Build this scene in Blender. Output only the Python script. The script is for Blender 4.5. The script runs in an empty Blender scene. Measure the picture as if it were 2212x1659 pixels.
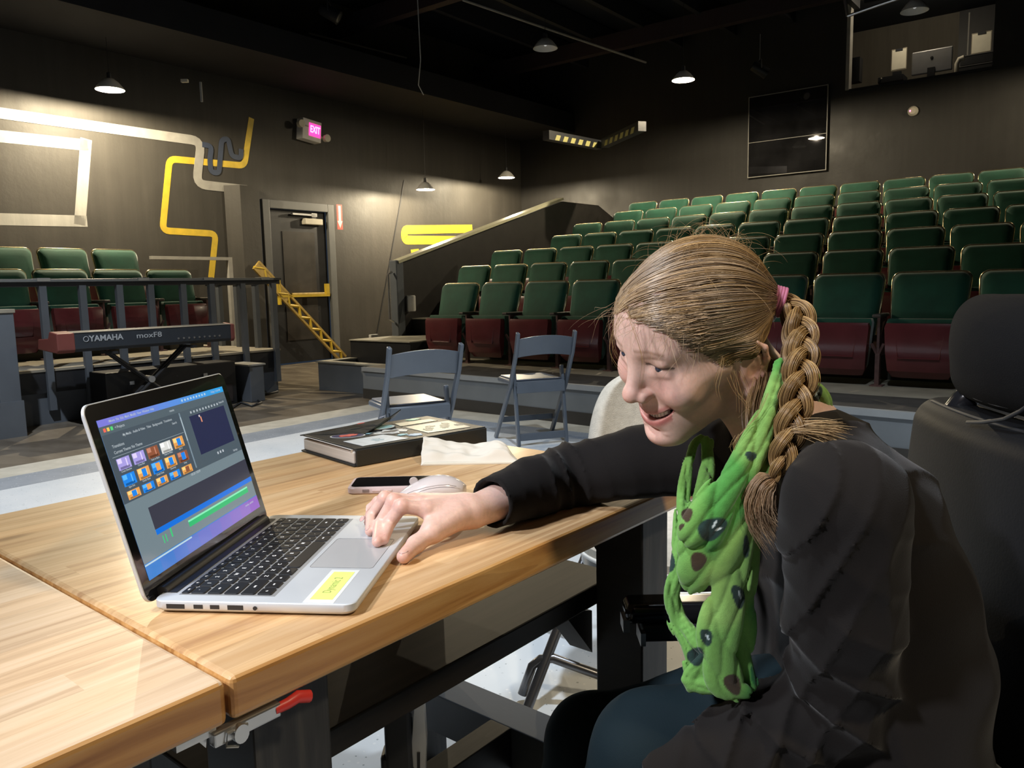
import bpy, bmesh, math, random
import numpy as np
from mathutils import Vector, Matrix
PI = math.pi
SC = bpy.context.scene
COL = SC.collection

# ---------------------------------------------------------------- camera
W, H = 2212, 1659
FPX, PITCH, ROLL, CZ = 1702.49, 0.123617, -0.0209977, 1.08512
cp, sp = math.cos(PITCH), math.sin(PITCH)
_r = np.array([1., 0, 0]); _f = np.array([0, cp, -sp]); _u = np.array([0, sp, cp])
_c, _s = math.cos(ROLL), math.sin(ROLL)
RR = np.array([_c*_r + _s*_u, -_s*_r + _c*_u, _f]); CC = np.array([0, 0, CZ])
cam_d = bpy.data.cameras.new('camera'); cam = bpy.data.objects.new('camera', cam_d); COL.objects.link(cam)
cam_d.sensor_width = 36; cam_d.lens = FPX / W * 36; cam_d.clip_start = 0.02; cam_d.clip_end = 60
mw = Matrix.Identity(4)
for i in range(3):
    mw[i][0] = RR[0][i]; mw[i][1] = RR[1][i]; mw[i][2] = -RR[2][i]; mw[i][3] = CC[i]
cam.matrix_world = mw
SC.camera = cam

# ---------------------------------------------------------------- view, world, lights
SC.view_settings.view_transform = 'Standard'; SC.view_settings.look = 'None'
SC.view_settings.gamma = 1; SC.view_settings.use_curve_mapping = False
SC.view_settings.exposure = 0.0
wd = bpy.data.worlds.new('world'); SC.world = wd; wd.use_nodes = True
wd.node_tree.nodes['Background'].inputs[0].default_value = (0.45, 0.66, 1, 1)
wd.node_tree.nodes['Background'].inputs[1].default_value = 0.035

TH = math.radians(-37.8)                     # the room's own axes: a runs along the seat rows, b towards the back wall
EA = np.array([math.cos(TH), math.sin(TH)]); NB = np.array([-math.sin(TH), math.cos(TH)])
def E3(a, b, z=0.0): return (a*EA[0] + b*NB[0], a*EA[1] + b*NB[1], z)
TT = 0.879152                                # the tables' axes: u along the front edge, v towards the far edge
UU = np.array([math.cos(TT), math.sin(TT)]); VV = np.array([-math.sin(TT), math.cos(TT)])
def T3(u, v, z=0.75): return (u*UU[0] + v*VV[0], u*UU[1] + v*VV[1], z)
def ray(x, y): return np.array([(x - W/2)/FPX, -(y - H/2)/FPX, 1.0]) @ RR
def on_z(x, y, z): d = ray(x, y); return CC + (z - CZ)/d[2]*d
def on_y(x, y, Y): d = ray(x, y); return CC + Y/d[1]*d
def on_a(x, y, a):
    d = ray(x, y); t = a/(d[:2] @ EA); p = CC + t*d; return np.array([p[:2] @ EA, p[:2] @ NB, p[2]])
def on_b(x, y, b):
    d = ray(x, y); t = b/(d[:2] @ NB); p = CC + t*d; return np.array([p[:2] @ EA, p[:2] @ NB, p[2]])

def lamp(kind, loc, power, col, size=0.1, target=None, spot=None, blend=0.5):
    l = bpy.data.lights.new('stage_light', kind); l.energy = power; l.color = col
    if kind == 'AREA': l.shape = 'DISK'; l.size = size
    else: l.shadow_soft_size = size
    if spot: l.spot_size = spot; l.spot_blend = blend
    o = bpy.data.objects.new('stage_light', l); COL.objects.link(o); o.location = loc
    if target is not None:
        o.rotation_euler = (Vector(target) - Vector(loc)).to_track_quat('-Z', 'Y').to_euler()
    return o
# stage lights hung above the acting area (cool white) and one warm one to the side
lamp('SPOT', (-1.9, 0.5, 4.3), 370, (0.80, 0.90, 1.0), 0.16, (-0.45, 1.4, 0.6), math.radians(66), 0.5)
lamp('SPOT', (-2.9, 3.4, 4.6), 800, (0.84, 0.91, 1.0), 0.06, (-2.7, 4.9, 0), math.radians(72), 0.7)
lamp('SPOT', (0.7, 2.3, 4.6), 520, (0.82, 0.91, 1.0), 0.10, (0.75, 3.75, 0), math.radians(70), 0.7)
lamp('SPOT', (-1.5, -0.3, 2.3), 230, (0.95, 0.94, 1.0), 0.10, (0.2, 0.95, 0.95), math.radians(40), 0.6)
lamp('SPOT', (1.9, -0.6, 3.7), 260, (1.0, 0.82, 0.56), 0.16, (0.15, 1.0, 0.8), math.radians(60), 0.6)

# ---------------------------------------------------------------- materials
def new_mat(name):
    m = bpy.data.materials.new(name); m.use_nodes = True
    return m, m.node_tree, m.node_tree.nodes['Principled BSDF']
def nd(nt, typ, **kw):
    n = nt.nodes.new(typ)
    for k, v in kw.items(): setattr(n, k, v)
    return n
def mat(name, col, rough=0.5, metal=0.0, var=0.0, vscale=8.0, stretch=(1, 1, 1), bump=0.0, bscale=60.0, spec=0.5, emit=0.0, sheen=0.0, coat=0.0, trans=0.0, sss=0.0):
    m, nt, p = new_mat(name)
    c = (*col, 1)
    p.inputs['Base Color'].default_value = c; p.inputs['Roughness'].default_value = rough
    p.inputs['Metallic'].default_value = metal; p.inputs['Specular IOR Level'].default_value = spec
    if emit: p.inputs['Emission Color'].default_value = c; p.inputs['Emission Strength'].default_value = emit
    if sheen: p.inputs['Sheen Weight'].default_value = sheen; p.inputs['Sheen Roughness'].default_value = 0.4
    if coat: p.inputs['Coat Weight'].default_value = coat
    if trans: p.inputs['Transmission Weight'].default_value = trans
    if sss:
        p.inputs['Subsurface Weight'].default_value = sss; p.inputs['Subsurface Radius'].default_value = (1, .35, .2); p.inputs['Subsurface Scale'].default_value = 0.006
    tc = nd(nt, 'ShaderNodeTexCoord'); mp = nd(nt, 'ShaderNodeMapping'); mp.inputs['Scale'].default_value = stretch
    nt.links.new(tc.outputs['Object'], mp.inputs['Vector'])
    n = nd(nt, 'ShaderNodeTexNoise'); n.inputs['Scale'].default_value = vscale; n.inputs['Detail'].default_value = 5
    nt.links.new(mp.outputs[0], n.inputs['Vector'])
    mx = nd(nt, 'ShaderNodeMixRGB', blend_type='MULTIPLY')
    v = var if var else 0.06
    rp = nd(nt, 'ShaderNodeMapRange'); rp.inputs['From Min'].default_value = 0.3; rp.inputs['From Max'].default_value = 0.7
    rp.inputs['To Min'].default_value = 1 - v; rp.inputs['To Max'].default_value = 1 + v
    nt.links.new(n.outputs['Fac'], rp.inputs['Value'])
    mx.inputs[0].default_value = 1; mx.inputs[1].default_value = c
    nt.links.new(rp.outputs[0], mx.inputs[2]); nt.links.new(mx.outputs[0], p.inputs['Base Color'])
    if bump:
        n2 = nd(nt, 'ShaderNodeTexNoise'); n2.inputs['Scale'].default_value = bscale; n2.inputs['Detail'].default_value = 3
        nt.links.new(mp.outputs[0], n2.inputs['Vector'])
        b = nd(nt, 'ShaderNodeBump'); b.inputs['Strength'].default_value = bump; b.inputs['Distance'].default_value = 0.002
        nt.links.new(n2.outputs['Fac'], b.inputs['Height']); nt.links.new(b.outputs[0], p.inputs['Normal'])
    return m

def math_node(nt, op, a, b=None, c=None):
    n = nd(nt, 'ShaderNodeMath', operation=op)
    for i, x in enumerate((a, b, c)):
        if x is None: continue
        if isinstance(x, (int, float)): n.inputs[i].default_value = x
        else: nt.links.new(x, n.inputs[i])
    return n.outputs[0]
def ramp(nt, fac, stops, interp='LINEAR'):
    r = nd(nt, 'ShaderNodeValToRGB'); r.color_ramp.interpolation = interp
    e = r.color_ramp.elements
    while len(e) < len(stops): e.new(0.5)
    for i, (p, c) in enumerate(stops): e[i].position = p; e[i].color = (*c, 1)
    nt.links.new(fac, r.inputs[0]); return r.outputs[0]
def mix(nt, fac, a, b, typ='MIX'):
    m = nd(nt, 'ShaderNodeMixRGB', blend_type=typ)
    for i, x in ((0, fac), (1, a), (2, b)):
        if isinstance(x, (int, float)): m.inputs[i].default_value = x
        elif isinstance(x, tuple): m.inputs[i].default_value = (*x, 1)
        else: nt.links.new(x, m.inputs[i])
    return m.outputs[0]
def noise(nt, vec, scale, detail=4, rough=0.55, dist=0.0):
    n = nd(nt, 'ShaderNodeTexNoise'); n.inputs['Scale'].default_value = scale; n.inputs['Detail'].default_value = detail
    n.inputs['Roughness'].default_value = rough; n.inputs['Distortion'].default_value = dist
    nt.links.new(vec, n.inputs['Vector']); return n.outputs['Fac']
def mapping(nt, scale=(1, 1, 1), rot=(0, 0, 0), loc=(0, 0, 0)):
    tc = nd(nt, 'ShaderNodeTexCoord'); mp = nd(nt, 'ShaderNodeMapping')
    mp.inputs['Scale'].default_value = scale; mp.inputs['Rotation'].default_value = rot; mp.inputs['Location'].default_value = loc
    nt.links.new(tc.outputs['Object'], mp.inputs['Vector']); return mp.outputs[0]

def floor_material():
    m, nt, p = new_mat('painted stage floor')
    v = mapping(nt); sx = nd(nt, 'ShaderNodeSeparateXYZ'); nt.links.new(v, sx.inputs[0])
    a, b = sx.outputs[0], sx.outputs[1]
    # distance inside the light area: left edge a=-5.6, back edge b=5.12
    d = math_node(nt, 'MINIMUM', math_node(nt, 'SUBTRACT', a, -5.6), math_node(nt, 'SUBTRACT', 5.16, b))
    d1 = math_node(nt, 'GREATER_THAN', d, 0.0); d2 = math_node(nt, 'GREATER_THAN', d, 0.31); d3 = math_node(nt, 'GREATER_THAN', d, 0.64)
    br = ramp(nt, noise(nt, mapping(nt, (1, 2.2, 1)), 1.6, 6, 0.6, 0.6), [(0.3, (0.085, 0.068, 0.05)), (0.52, (0.16, 0.135, 0.105)), (0.75, (0.26, 0.225, 0.175))])
    cream = ramp(nt, noise(nt, v, 9), [(0.3, (0.50, 0.48, 0.41)), (0.7, (0.66, 0.63, 0.55))])
    blue = ramp(nt, noise(nt, v, 5), [(0.3, (0.24, 0.28, 0.34)), (0.7, (0.33, 0.37, 0.43))])
    vo = nd(nt, 'ShaderNodeTexVoronoi'); vo.inputs['Scale'].default_value = 55; nt.links.new(v, vo.inputs['Vector'])
    white = ramp(nt, noise(nt, v, 3), [(0.3, (0.62, 0.67, 0.72)), (0.7, (0.74, 0.77, 0.80))])
    spk = math_node(nt, 'LESS_THAN', vo.outputs['Distance'], math_node(nt, 'MULTIPLY', noise(nt, v, 21, 2), 0.30))
    spk2 = math_node(nt, 'MULTIPLY', spk, math_node(nt, 'GREATER_THAN', noise(nt, v, 40, 2), 0.53))
    white = mix(nt, math_node(nt, 'MULTIPLY', spk2, 0.8), white, (0.25, 0.29, 0.32))
    vo2 = nd(nt, 'ShaderNodeTexVoronoi'); vo2.inputs['Scale'].default_value = 38; nt.links.new(v, vo2.inputs['Vector'])
    sp2 = math_node(nt, 'MULTIPLY', math_node(nt, 'LESS_THAN', vo2.outputs['Distance'], 0.14), 0.8)
    blue = mix(nt, sp2, blue, (0.75, 0.78, 0.8)); white = mix(nt, math_node(nt, 'MULTIPLY', sp2, .7), white, (0.9, 0.9, 0.9))
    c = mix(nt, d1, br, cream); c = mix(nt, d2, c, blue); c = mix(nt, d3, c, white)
    nt.links.new(c, p.inputs['Base Color']); p.inputs['Roughness'].default_value = 0.38
    bp_ = nd(nt, 'ShaderNodeBump'); bp_.inputs['Strength'].default_value = 0.15; nt.links.new(noise(nt, v, 30), bp_.inputs['Height']); nt.links.new(bp_.outputs[0], p.inputs['Normal'])
    return m

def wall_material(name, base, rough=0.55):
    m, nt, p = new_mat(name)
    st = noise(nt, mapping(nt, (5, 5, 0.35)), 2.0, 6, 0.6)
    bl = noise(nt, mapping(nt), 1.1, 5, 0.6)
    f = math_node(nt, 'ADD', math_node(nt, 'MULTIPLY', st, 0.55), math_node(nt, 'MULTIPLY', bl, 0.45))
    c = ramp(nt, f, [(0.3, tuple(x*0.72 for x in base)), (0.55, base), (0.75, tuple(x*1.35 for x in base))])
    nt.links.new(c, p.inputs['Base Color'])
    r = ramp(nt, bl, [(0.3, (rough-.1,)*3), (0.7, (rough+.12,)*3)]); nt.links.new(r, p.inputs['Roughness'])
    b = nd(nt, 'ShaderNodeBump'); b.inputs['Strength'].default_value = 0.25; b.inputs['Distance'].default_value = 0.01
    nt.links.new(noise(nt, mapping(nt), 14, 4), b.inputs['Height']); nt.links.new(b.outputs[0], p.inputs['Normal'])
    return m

def wood_material(name, plankw, light, mid, dark, axis='X', rough=0.3, coat=0.3, seed=0.0, off=0.0, knots=True):
    m, nt, p = new_mat(name)
    v = mapping(nt, loc=(seed, seed*0.3, 0)); sx = nd(nt, 'ShaderNodeSeparateXYZ'); nt.links.new(v, sx.inputs[0])
    along, across = (sx.outputs[0], sx.outputs[1]) if axis == 'X' else (sx.outputs[1], sx.outputs[0])
    if axis == 'Z': along, across = sx.outputs[2], sx.outputs[0]
    pi_ = math_node(nt, 'FLOOR', math_node(nt, 'DIVIDE', math_node(nt, 'ADD', across, off), plankw))
    wn = nd(nt, 'ShaderNodeTexWhiteNoise', noise_dimensions='1D'); nt.links.new(pi_, wn.inputs['W'])
    # finger-jointed staves: shift each strip and break it up along its length
    sh = math_node(nt, 'ADD', along, math_node(nt, 'MULTIPLY', wn.outputs['Value'], 3.7))
    st = math_node(nt, 'FLOOR', math_node(nt, 'DIVIDE', sh, 1.7))
    wn2 = nd(nt, 'ShaderNodeTexWhiteNoise', noise_dimensions='2D')
    cx = nd(nt, 'ShaderNodeCombineXYZ'); nt.links.new(pi_, cx.inputs[0]); nt.links.new(st, cx.inputs[1]); nt.links.new(cx.outputs[0], wn2.inputs['Vector'])
    co = nd(nt, 'ShaderNodeCombineXYZ')
    nt.links.new(math_node(nt, 'ADD', math_node(nt, 'MULTIPLY', along, 1.6), math_node(nt, 'MULTIPLY', wn2.outputs['Value'], 31)), co.inputs[0])
    nt.links.new(math_node(nt, 'MULTIPLY', across, 34), co.inputs[1]); nt.links.new(math_node(nt, 'MULTIPLY', sx.outputs[2], 26 if axis != 'Z' else 2), co.inputs[2])
    g = noise(nt, co.outputs[0], 1.3, 8, 0.62, 0.9)
    g2 = noise(nt, co.outputs[0], 0.35, 3, 0.5, 0.4)
    c = ramp(nt, g, [(0.28, dark), (0.48, mid), (0.72, light)])
    tint = ramp(nt, wn2.outputs['Value'], [(0.0, (0.90, 0.87, 0.84)), (0.5, (1, 1, 1)), (1.0, (1.06, 1.0, 0.93))])
    c = mix(nt, 1.0, c, tint, 'MULTIPLY')
    c = mix(nt, math_node(nt, 'MULTIPLY', math_node(nt, 'GREATER_THAN', g2, 0.60), 0.25), c, dark)
    if knots:
        cv = nd(nt, 'ShaderNodeCombineXYZ'); nt.links.new(math_node(nt, 'MULTIPLY', along, 3.0), cv.inputs[0]); nt.links.new(math_node(nt, 'MULTIPLY', across, 9.0), cv.inputs[1])
        vo = nd(nt, 'ShaderNodeTexVoronoi'); vo.inputs['Scale'].default_value = 1.0; nt.links.new(cv.outputs[0], vo.inputs['Vector'])
        k = ramp(nt, vo.outputs['Distance'], [(0.0, (1, 1, 1)), (0.055, (0.7, 0.7, 0.7)), (0.12, (0, 0, 0))])
        c = mix(nt, math_node(nt, 'MULTIPLY', k, 0.75), c, tuple(x*0.55 for x in dark))
    fr = math_node(nt, 'FRACT', math_node(nt, 'DIVIDE', math_node(nt, 'ADD', across, off), plankw))
    seam = math_node(nt, 'LESS_THAN', fr, 0.012)
    c = mix(nt, math_node(nt, 'MULTIPLY', seam, 0.35), c, dark)
    nt.links.new(c, p.inputs['Base Color']); p.inputs['Roughness'].default_value = rough; p.inputs['Coat Weight'].default_value = coat; p.inputs['Coat Roughness'].default_value = 0.22
    b = nd(nt, 'ShaderNodeBump'); b.inputs['Strength'].default_value = 0.12; b.inputs['Distance'].default_value = 0.001
    nt.links.new(g, b.inputs['Height']); nt.links.new(b.outputs[0], p.inputs['Normal'])
    return m

M = {}
M['floor'] = floor_material()
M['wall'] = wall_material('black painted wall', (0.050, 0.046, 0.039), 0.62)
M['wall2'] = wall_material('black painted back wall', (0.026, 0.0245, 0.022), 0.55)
M['ceil'] = mat('dark ceiling', (0.006, 0.010, 0.018), 0.8, var=0.3, vscale=2)
M['beam'] = mat('dark steel joist', (0.02, 0.022, 0.028), 0.6)
M['beamred'] = mat('dark rusty purlin', (0.03, 0.018, 0.020), 0.7)
M['grey'] = mat('blue grey painted plywood', (0.11, 0.125, 0.145), 0.55, var=0.12, vscale=3, bump=.1)
M['greylt'] = mat('grey painted riser', (0.20, 0.215, 0.225), 0.5, var=0.1, vscale=3, bump=.1)
M['brownpaint'] = mat('dark brown kick board', (0.045, 0.04, 0.034), 0.6, var=0.2, vscale=4)
M['black'] = mat('black paint', (0.016, 0.017, 0.02), 0.5, var=.2)
M['blackgloss'] = mat('glossy black plastic', (0.012, 0.012, 0.014), 0.18)
M['carpet'] = mat('tan worn step floor', (0.30, 0.27, 0.21), 0.8, var=0.2, vscale=4)
M['carpet_and_shade'] = mat('dark riser carpet and painted shade', (0.05, 0.045, 0.04), 0.9, var=0.3, vscale=6)
M['green'] = mat('green velvet upholstery', (0.012, 0.095, 0.055), 0.75, var=0.25, vscale=5, sheen=0.5, bump=.2, bscale=200)
M['maroon'] = mat('maroon seat pan', (0.14, 0.030, 0.034), 0.25, var=0.12, coat=0.3)
M['brass'] = mat('worn brass trim', (0.85, 0.72, 0.42), 0.22, metal=0.9, var=.2, vscale=30)
M['rust'] = mat('rusty red iron standard', (0.16, 0.085, 0.075), 0.5, var=.3, vscale=20)
M['armpad'] = mat('brown armrest pad', (0.07, 0.055, 0.045), 0.5)
M['white'] = mat('white painted surface', (0.72, 0.72, 0.70), 0.5)
M['cream'] = mat('cream plastic', (0.62, 0.58, 0.47), 0.5)
M['silver'] = mat('brushed silver metal', (0.6, 0.6, 0.6), 0.3, metal=0.9)
M['bulb'] = mat('lit warm bulb', (1.0, 0.86, 0.60), 0.5, emit=160)
M['yellow'] = mat('yellow paint', (0.72, 0.50, 0.04), 0.5, var=.12, vscale=10)
M['yellowwood'] = mat('ochre lattice rail', (0.55, 0.38, 0.10), 0.5, var=.2, vscale=14)
M['greypipe'] = mat('pale grey mural paint', (0.36, 0.35, 0.32), 0.5, var=.12)
M['bluepipe'] = mat('dark blue mural paint', (0.035, 0.05, 0.09), 0.5, var=.12)
M['whitespray'] = wall_material('white sprayed haze paint', (0.42, 0.41, 0.38), 0.6)

# ---------------------------------------------------------------- mesh helpers
class MB:
    def __init__(s): s.v = []; s.f = []
    def add(s, vs, fs):
        k = len(s.v); s.v += [tuple(x) for x in vs]; s.f += [tuple(i + k for i in f) for f in fs]; return s
    def box(s, x0, x1, y0, y1, z0, z1, T=None):
        vs = [(x, y, z) for z in (z0, z1) for x, y in ((x0, y0), (x1, y0), (x1, y1), (x0, y1))]
        if T is not None: vs = [tuple(T @ Vector(q)) for q in vs]
        return s.add(vs, [(3, 2, 1, 0), (4, 5, 6, 7), (0, 1, 5, 4), (1, 2, 6, 5), (2, 3, 7, 6), (3, 0, 4, 7)])
    def prism(s, pts, d, T=None):
        """pts: outline in local x,y ; extruded from 0 to d in z ; T places it"""
        n = len(pts); vs = [(x, y, 0) for x, y in pts] + [(x, y, d) for x, y in pts]
        if T is not None: vs = [tuple(T @ Vector(q)) for q in vs]
        return s.add(vs, [tuple(range(n-1, -1, -1)), tuple(range(n, 2*n))] + [(i, (i+1) % n, n + (i+1) % n, n + i) for i in range(n)])
    def tube(s, pts, r, seg=10, closed=False, sx=1.0):
        P = [Vector(p) for p in pts]; n = len(P); rs = r if isinstance(r, (list, tuple)) else [r]*n
        rings = []; up = None
        for i in range(n):
            if closed: d = P[(i+1) % n] - P[i-1]
            else: d = P[min(i+1, n-1)] - P[max(i-1, 0)]
            d.normalize()
            if up is None:
                up = Vector((0, 0, 1)) if abs(d.z) < .9 else Vector((1, 0, 0))
            a = d.cross(up); a.normalize(); b = a.cross(d); b.normalize(); up = b
            rings.append([P[i] + rs[i]*(math.cos(2*PI*k/seg)*a*sx + math.sin(2*PI*k/seg)*b) for k in range(seg)])
        vs = [tuple(q) for r_ in rings for q in r_]; fs = []
        m = n if closed else n-1
        for i in range(m):
            j = (i+1) % n
            for k in range(seg): fs.append((i*seg+k, i*seg+(k+1) % seg, j*seg+(k+1) % seg, j*seg+k))
        if not closed: fs += [tuple(range(seg-1, -1, -1)), tuple((n-1)*seg + k for k in range(seg))]
        return s.add(vs, fs)
    def lathe(s, prof, seg=24, T=None, cap=True):
        vs = []; fs = []; n = len(prof)
        for r, z in prof:
            for k in range(seg): vs.append((r*math.cos(2*PI*k/seg), r*math.sin(2*PI*k/seg), z))
        for i in range(n-1):
            for k in range(seg): fs.append((i*seg+k, i*seg+(k+1) % seg, (i+1)*seg+(k+1) % seg, (i+1)*seg+k))
        if cap: fs += [tuple(range(seg-1, -1, -1)), tuple((n-1)*seg+k for k in range(seg))]
        if T is not None: vs = [tuple(T @ Vector(q)) for q in vs]
        return s.add(vs, fs)
    def ball(s, c, r, seg=14, T=None):
        r = r if isinstance(r, (tuple, list)) else (r, r, r); vs = [(0, 0, -1)]; R_ = seg//2
        for i in range(1, R_):
            t = PI*i/R_
            for k in range(seg): vs.append((math.sin(t)*math.cos(2*PI*k/seg), math.sin(t)*math.sin(2*PI*k/seg), -math.cos(t)))
        vs.append((0, 0, 1)); fs = []
        for k in range(seg): fs.append((0, 1+(k+1) % seg, 1+k)); fs.append((len(vs)-1, 1+(R_-2)*seg+k, 1+(R_-2)*seg+(k+1) % seg))
        for i in range(R_-2):
            for k in range(seg): fs.append((1+i*seg+k, 1+i*seg+(k+1) % seg, 1+(i+1)*seg+(k+1) % seg, 1+(i+1)*seg+k))
        vs = [(c[0]+x*r[0], c[1]+y*r[1], c[2]+z*r[2]) for x, y, z in vs]
        if T is not None: vs = [tuple(T @ Vector(q)) for q in vs]
        return s.add(vs, fs)
    def mesh(s, name):
        me = bpy.data.meshes.new(name); me.from_pydata(s.v, [], s.f); me.validate(); me.update(); return me

def obj(name, mb, m, parent=None, bevel=0.0, smooth=False, bseg=2, loc=None, rotz=0.0, matrix=None):
    me = mb.mesh(name) if isinstance(mb, MB) else mb
    if m is not None:
        for x in (m if isinstance(m, (list, tuple)) else [m]): me.materials.append(x)
    o = bpy.data.objects.new(name, me); COL.objects.link(o)
    if parent is not None: o.parent = parent
    if loc is not None: o.location = loc
    if rotz: o.rotation_euler = (0, 0, rotz)
    if matrix is not None: o.matrix_local = matrix
    if smooth:
        for p in me.polygons: p.use_smooth = True
        if smooth != 'full': me.set_sharp_from_angle(angle=math.radians(38))
    if bevel:
        b = o.modifiers.new('bevel', 'BEVEL'); b.width = bevel; b.segments = bseg; b.limit_method = 'ANGLE'; b.angle_limit = math.radians(30)
        b.harden_normals = False
    return o
def tag(o, label=None, cat=None, group=None, kind=None):
    if label: o['label'] = label
    if cat: o['category'] = cat
    if group: o['group'] = group
    if kind: o['kind'] = kind
    return o
def thing(name, label, cat, loc=(0, 0, 0), rotz=0.0, group=None):
    o = bpy.data.objects.new(name, None); COL.objects.link(o); o.location = loc; o.rotation_euler = (0, 0, rotz)
    o.empty_display_size = 0.1
    return tag(o, label, cat, group)
def struct(name, mb, m, **kw):
    o = obj(name, mb, m, **kw); return tag(o, kind='structure')
def dup(root, loc=None, rotz=None, label=None):
    r = root.copy(); COL.objects.link(r)
    if loc is not None: r.location = loc
    if rotz is not None: r.rotation_euler = (0, 0, rotz)
    if label: r['label'] = label
    for ch in list(root.children):
        c = ch.copy(); COL.objects.link(c); c.parent = r
        for g in list(ch.children):
            d = g.copy(); COL.objects.link(d); d.parent = c
    return r
def text_mesh(txt, size, depth=0.0, bold=0.0, sx=1.0):
    cu = bpy.data.curves.new('t', 'FONT'); cu.body = txt; cu.size = size; cu.extrude = depth; cu.offset = bold
    cu.align_x = 'CENTER'; cu.align_y = 'CENTER'; cu.resolution_u = 3
    o = bpy.data.objects.new('t', cu); COL.objects.link(o)
    dg = bpy.context.evaluated_depsgraph_get(); me = bpy.data.meshes.new_from_object(o.evaluated_get(dg))
    bpy.data.objects.remove(o); bpy.data.curves.remove(cu)
    if sx != 1.0:
        for v in me.vertices: v.co.x *= sx
    me.materials.clear()
    return me
def strip(mb, pts, w, plane, d0, d1, rr=0.06):
    """a painted stripe: polyline pts (b,z) with rounded corners, width w, lying on the plane a=plane"""
    P = [Vector(p) for p in pts]; Q = [P[0]]
    for i in range(1, len(P)-1):
        a = (P[i-1]-P[i]); b = (P[i+1]-P[i]); r = min(rr, a.length*.45, b.length*.45)
        a.normalize(); b.normalize(); p0 = P[i]+a*r; p1 = P[i]+b*r
        for k in range(6):
            t = k/5; Q.append((1-t)**2*p0 + 2*t*(1-t)*P[i] + t*t*p1)
    Q.append(P[-1]); n = len(Q); vs = []
    for i in range(n):
        d = Q[min(i+1, n-1)] - Q[max(i-1, 0)]; d.normalize(); nrm = Vector((-d.y, d.x))*w/2
        for s_ in (1, -1):
            for dd in (d0, d1): q = Q[i]+nrm*s_; vs.append((plane+dd, q.x, q.y))
    fs = []
    for i in range(n-1):
        k = 4*i
        fs += [(k+1, k+5, k+7, k+3), (k, k+2, k+6, k+4), (k, k+4, k+5, k+1), (k+2, k+3, k+7, k+6)]
    fs += [(0, 1, 3, 2), (4*n-4, 4*n-2, 4*n-1, 4*n-3)]
    mb.add(vs, fs)

# ================================================================= THE ROOM
AL, BB, ZC = -9.75, 13.0, 5.4
def room(name, mb, m, **kw): return struct(name, mb, m, rotz=TH, **kw)
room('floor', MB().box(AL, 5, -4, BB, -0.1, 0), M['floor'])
room('ceiling', MB().box(AL, 5, -4, BB+2.5, ZC, ZC+.1), M['ceil'])
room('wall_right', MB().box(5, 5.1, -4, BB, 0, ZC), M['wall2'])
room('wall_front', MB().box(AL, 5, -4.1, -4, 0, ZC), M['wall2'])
# side wall with the door opening (b 6.80-8.12 incl. frame)
D0, D1, DZ = 6.84, 8.12, 2.38
room('wall_left', MB().box(AL-.1, AL, -4, D0, 0, ZC).box(AL-.1, AL, D1, BB, 0, ZC).box(AL-.1, AL, D0, D1, DZ, ZC), M['wall'])
# back wall with the control booth opening
bx0, bx1, bz0, bz1 = -3.52, -1.62, 3.93, 5.22
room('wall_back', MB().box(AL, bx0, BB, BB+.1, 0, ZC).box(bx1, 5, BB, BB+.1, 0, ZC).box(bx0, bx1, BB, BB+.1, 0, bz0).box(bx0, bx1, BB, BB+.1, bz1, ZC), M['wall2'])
M['booth'] = wall_material('booth plaster', (0.17, 0.155, 0.125), 0.7)
room('wall_booth', MB().box(bx0-.6, bx1+.9, BB+2.3, BB+2.4, 2.6, ZC).box(bx0-.7, bx0-.6, BB+.1, BB+2.4, 2.6, ZC).box(bx1+.8, bx1+.9, BB+.1, BB+2.4, 2.6, ZC).box(bx0-.6, bx1+.9, BB+.1, BB+2.4, 2.5, 2.6), M['booth'])
room('trim_booth', MB().box(bx0-.02, bx0+.03, BB-.03, BB+.12, bz0, bz1), M['greypipe'])
room('trim_booth_sill', MB().box(bx0+.03, bx1, BB-.02, BB+.14, bz0-.03, bz0+.01), M['black'])
# lowered soffit along the side wall, ceiling joists and purlins
room('trim_soffit', MB().box(AL, AL+1.3, 2.4, BB, 3.96, 4.3).box(AL, AL+2.4, -4, 2.4, 3.7, 4.1), mat('dark soffit', (0.014, 0.014, 0.016), .8, var=.2, vscale=2))
mb = MB()
for k in range(14):
    a = -8.2 + k*0.95; mb.box(a, a+.08, -4, BB, ZC-.32, ZC-.02)
room('trim_joists', mb, M['beam'])
mb = MB()
for k in range(5): mb.box(AL, 5, -2+k*3.4, -1.86+k*3.4, ZC-.55, ZC-.3)
room('trim_girders', mb, M['beamred'])
# the panel seams and painted mural are the wall's own surface
WL = [o for o in COL.objects if o.name == 'wall_left'][0]
mb = MB()
P = lambda x, y: tuple(on_a(x, y, AL)[1:])
strip(mb, [P(543, 255), P(528, 358), P(366, 343), P(351, 498), P(466, 505), P(456, 600)], 0.085, AL, 0.0, 0.004, .09)
obj('yellow_painted_pipe', mb, M['yellow'], WL)['label'] = 'yellow painted pipe line'
mb = MB(); strip(mb, [P(-160, 222), P(434, 305), P(424, 398), P(534, 410)], 0.12, AL, 0.004, 0.008, .14)
obj('grey_painted_pipe', mb, M['greypipe'], WL)['label'] = 'pale grey painted pipe line'
mb = MB(); strip(mb, [P(436, 312), P(456, 316), P(452, 348), P(455, 372), P(472, 374), P(478, 302), P(492, 300), P(500, 338), P(520, 342), P(520, 322)], 0.07, AL, 0.008, 0.012, .06)
obj('blue_painted_pipe', mb, M['bluepipe'], WL)['label'] = 'dark blue painted winding pipe'
mb = MB()
for (x0, y0, x1, y1) in ((-60, 288, 190, 314), (186, 300, 172, 486), (-60, 472, 188, 478)):
    strip(mb, [P(x0, y0), P(x1, y1)], 0.13, AL, 0.0, 0.003, .1)
obj('white_sprayed_frame', mb, M['whitespray'], WL)['label'] = 'white sprayed rectangle outline'
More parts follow.
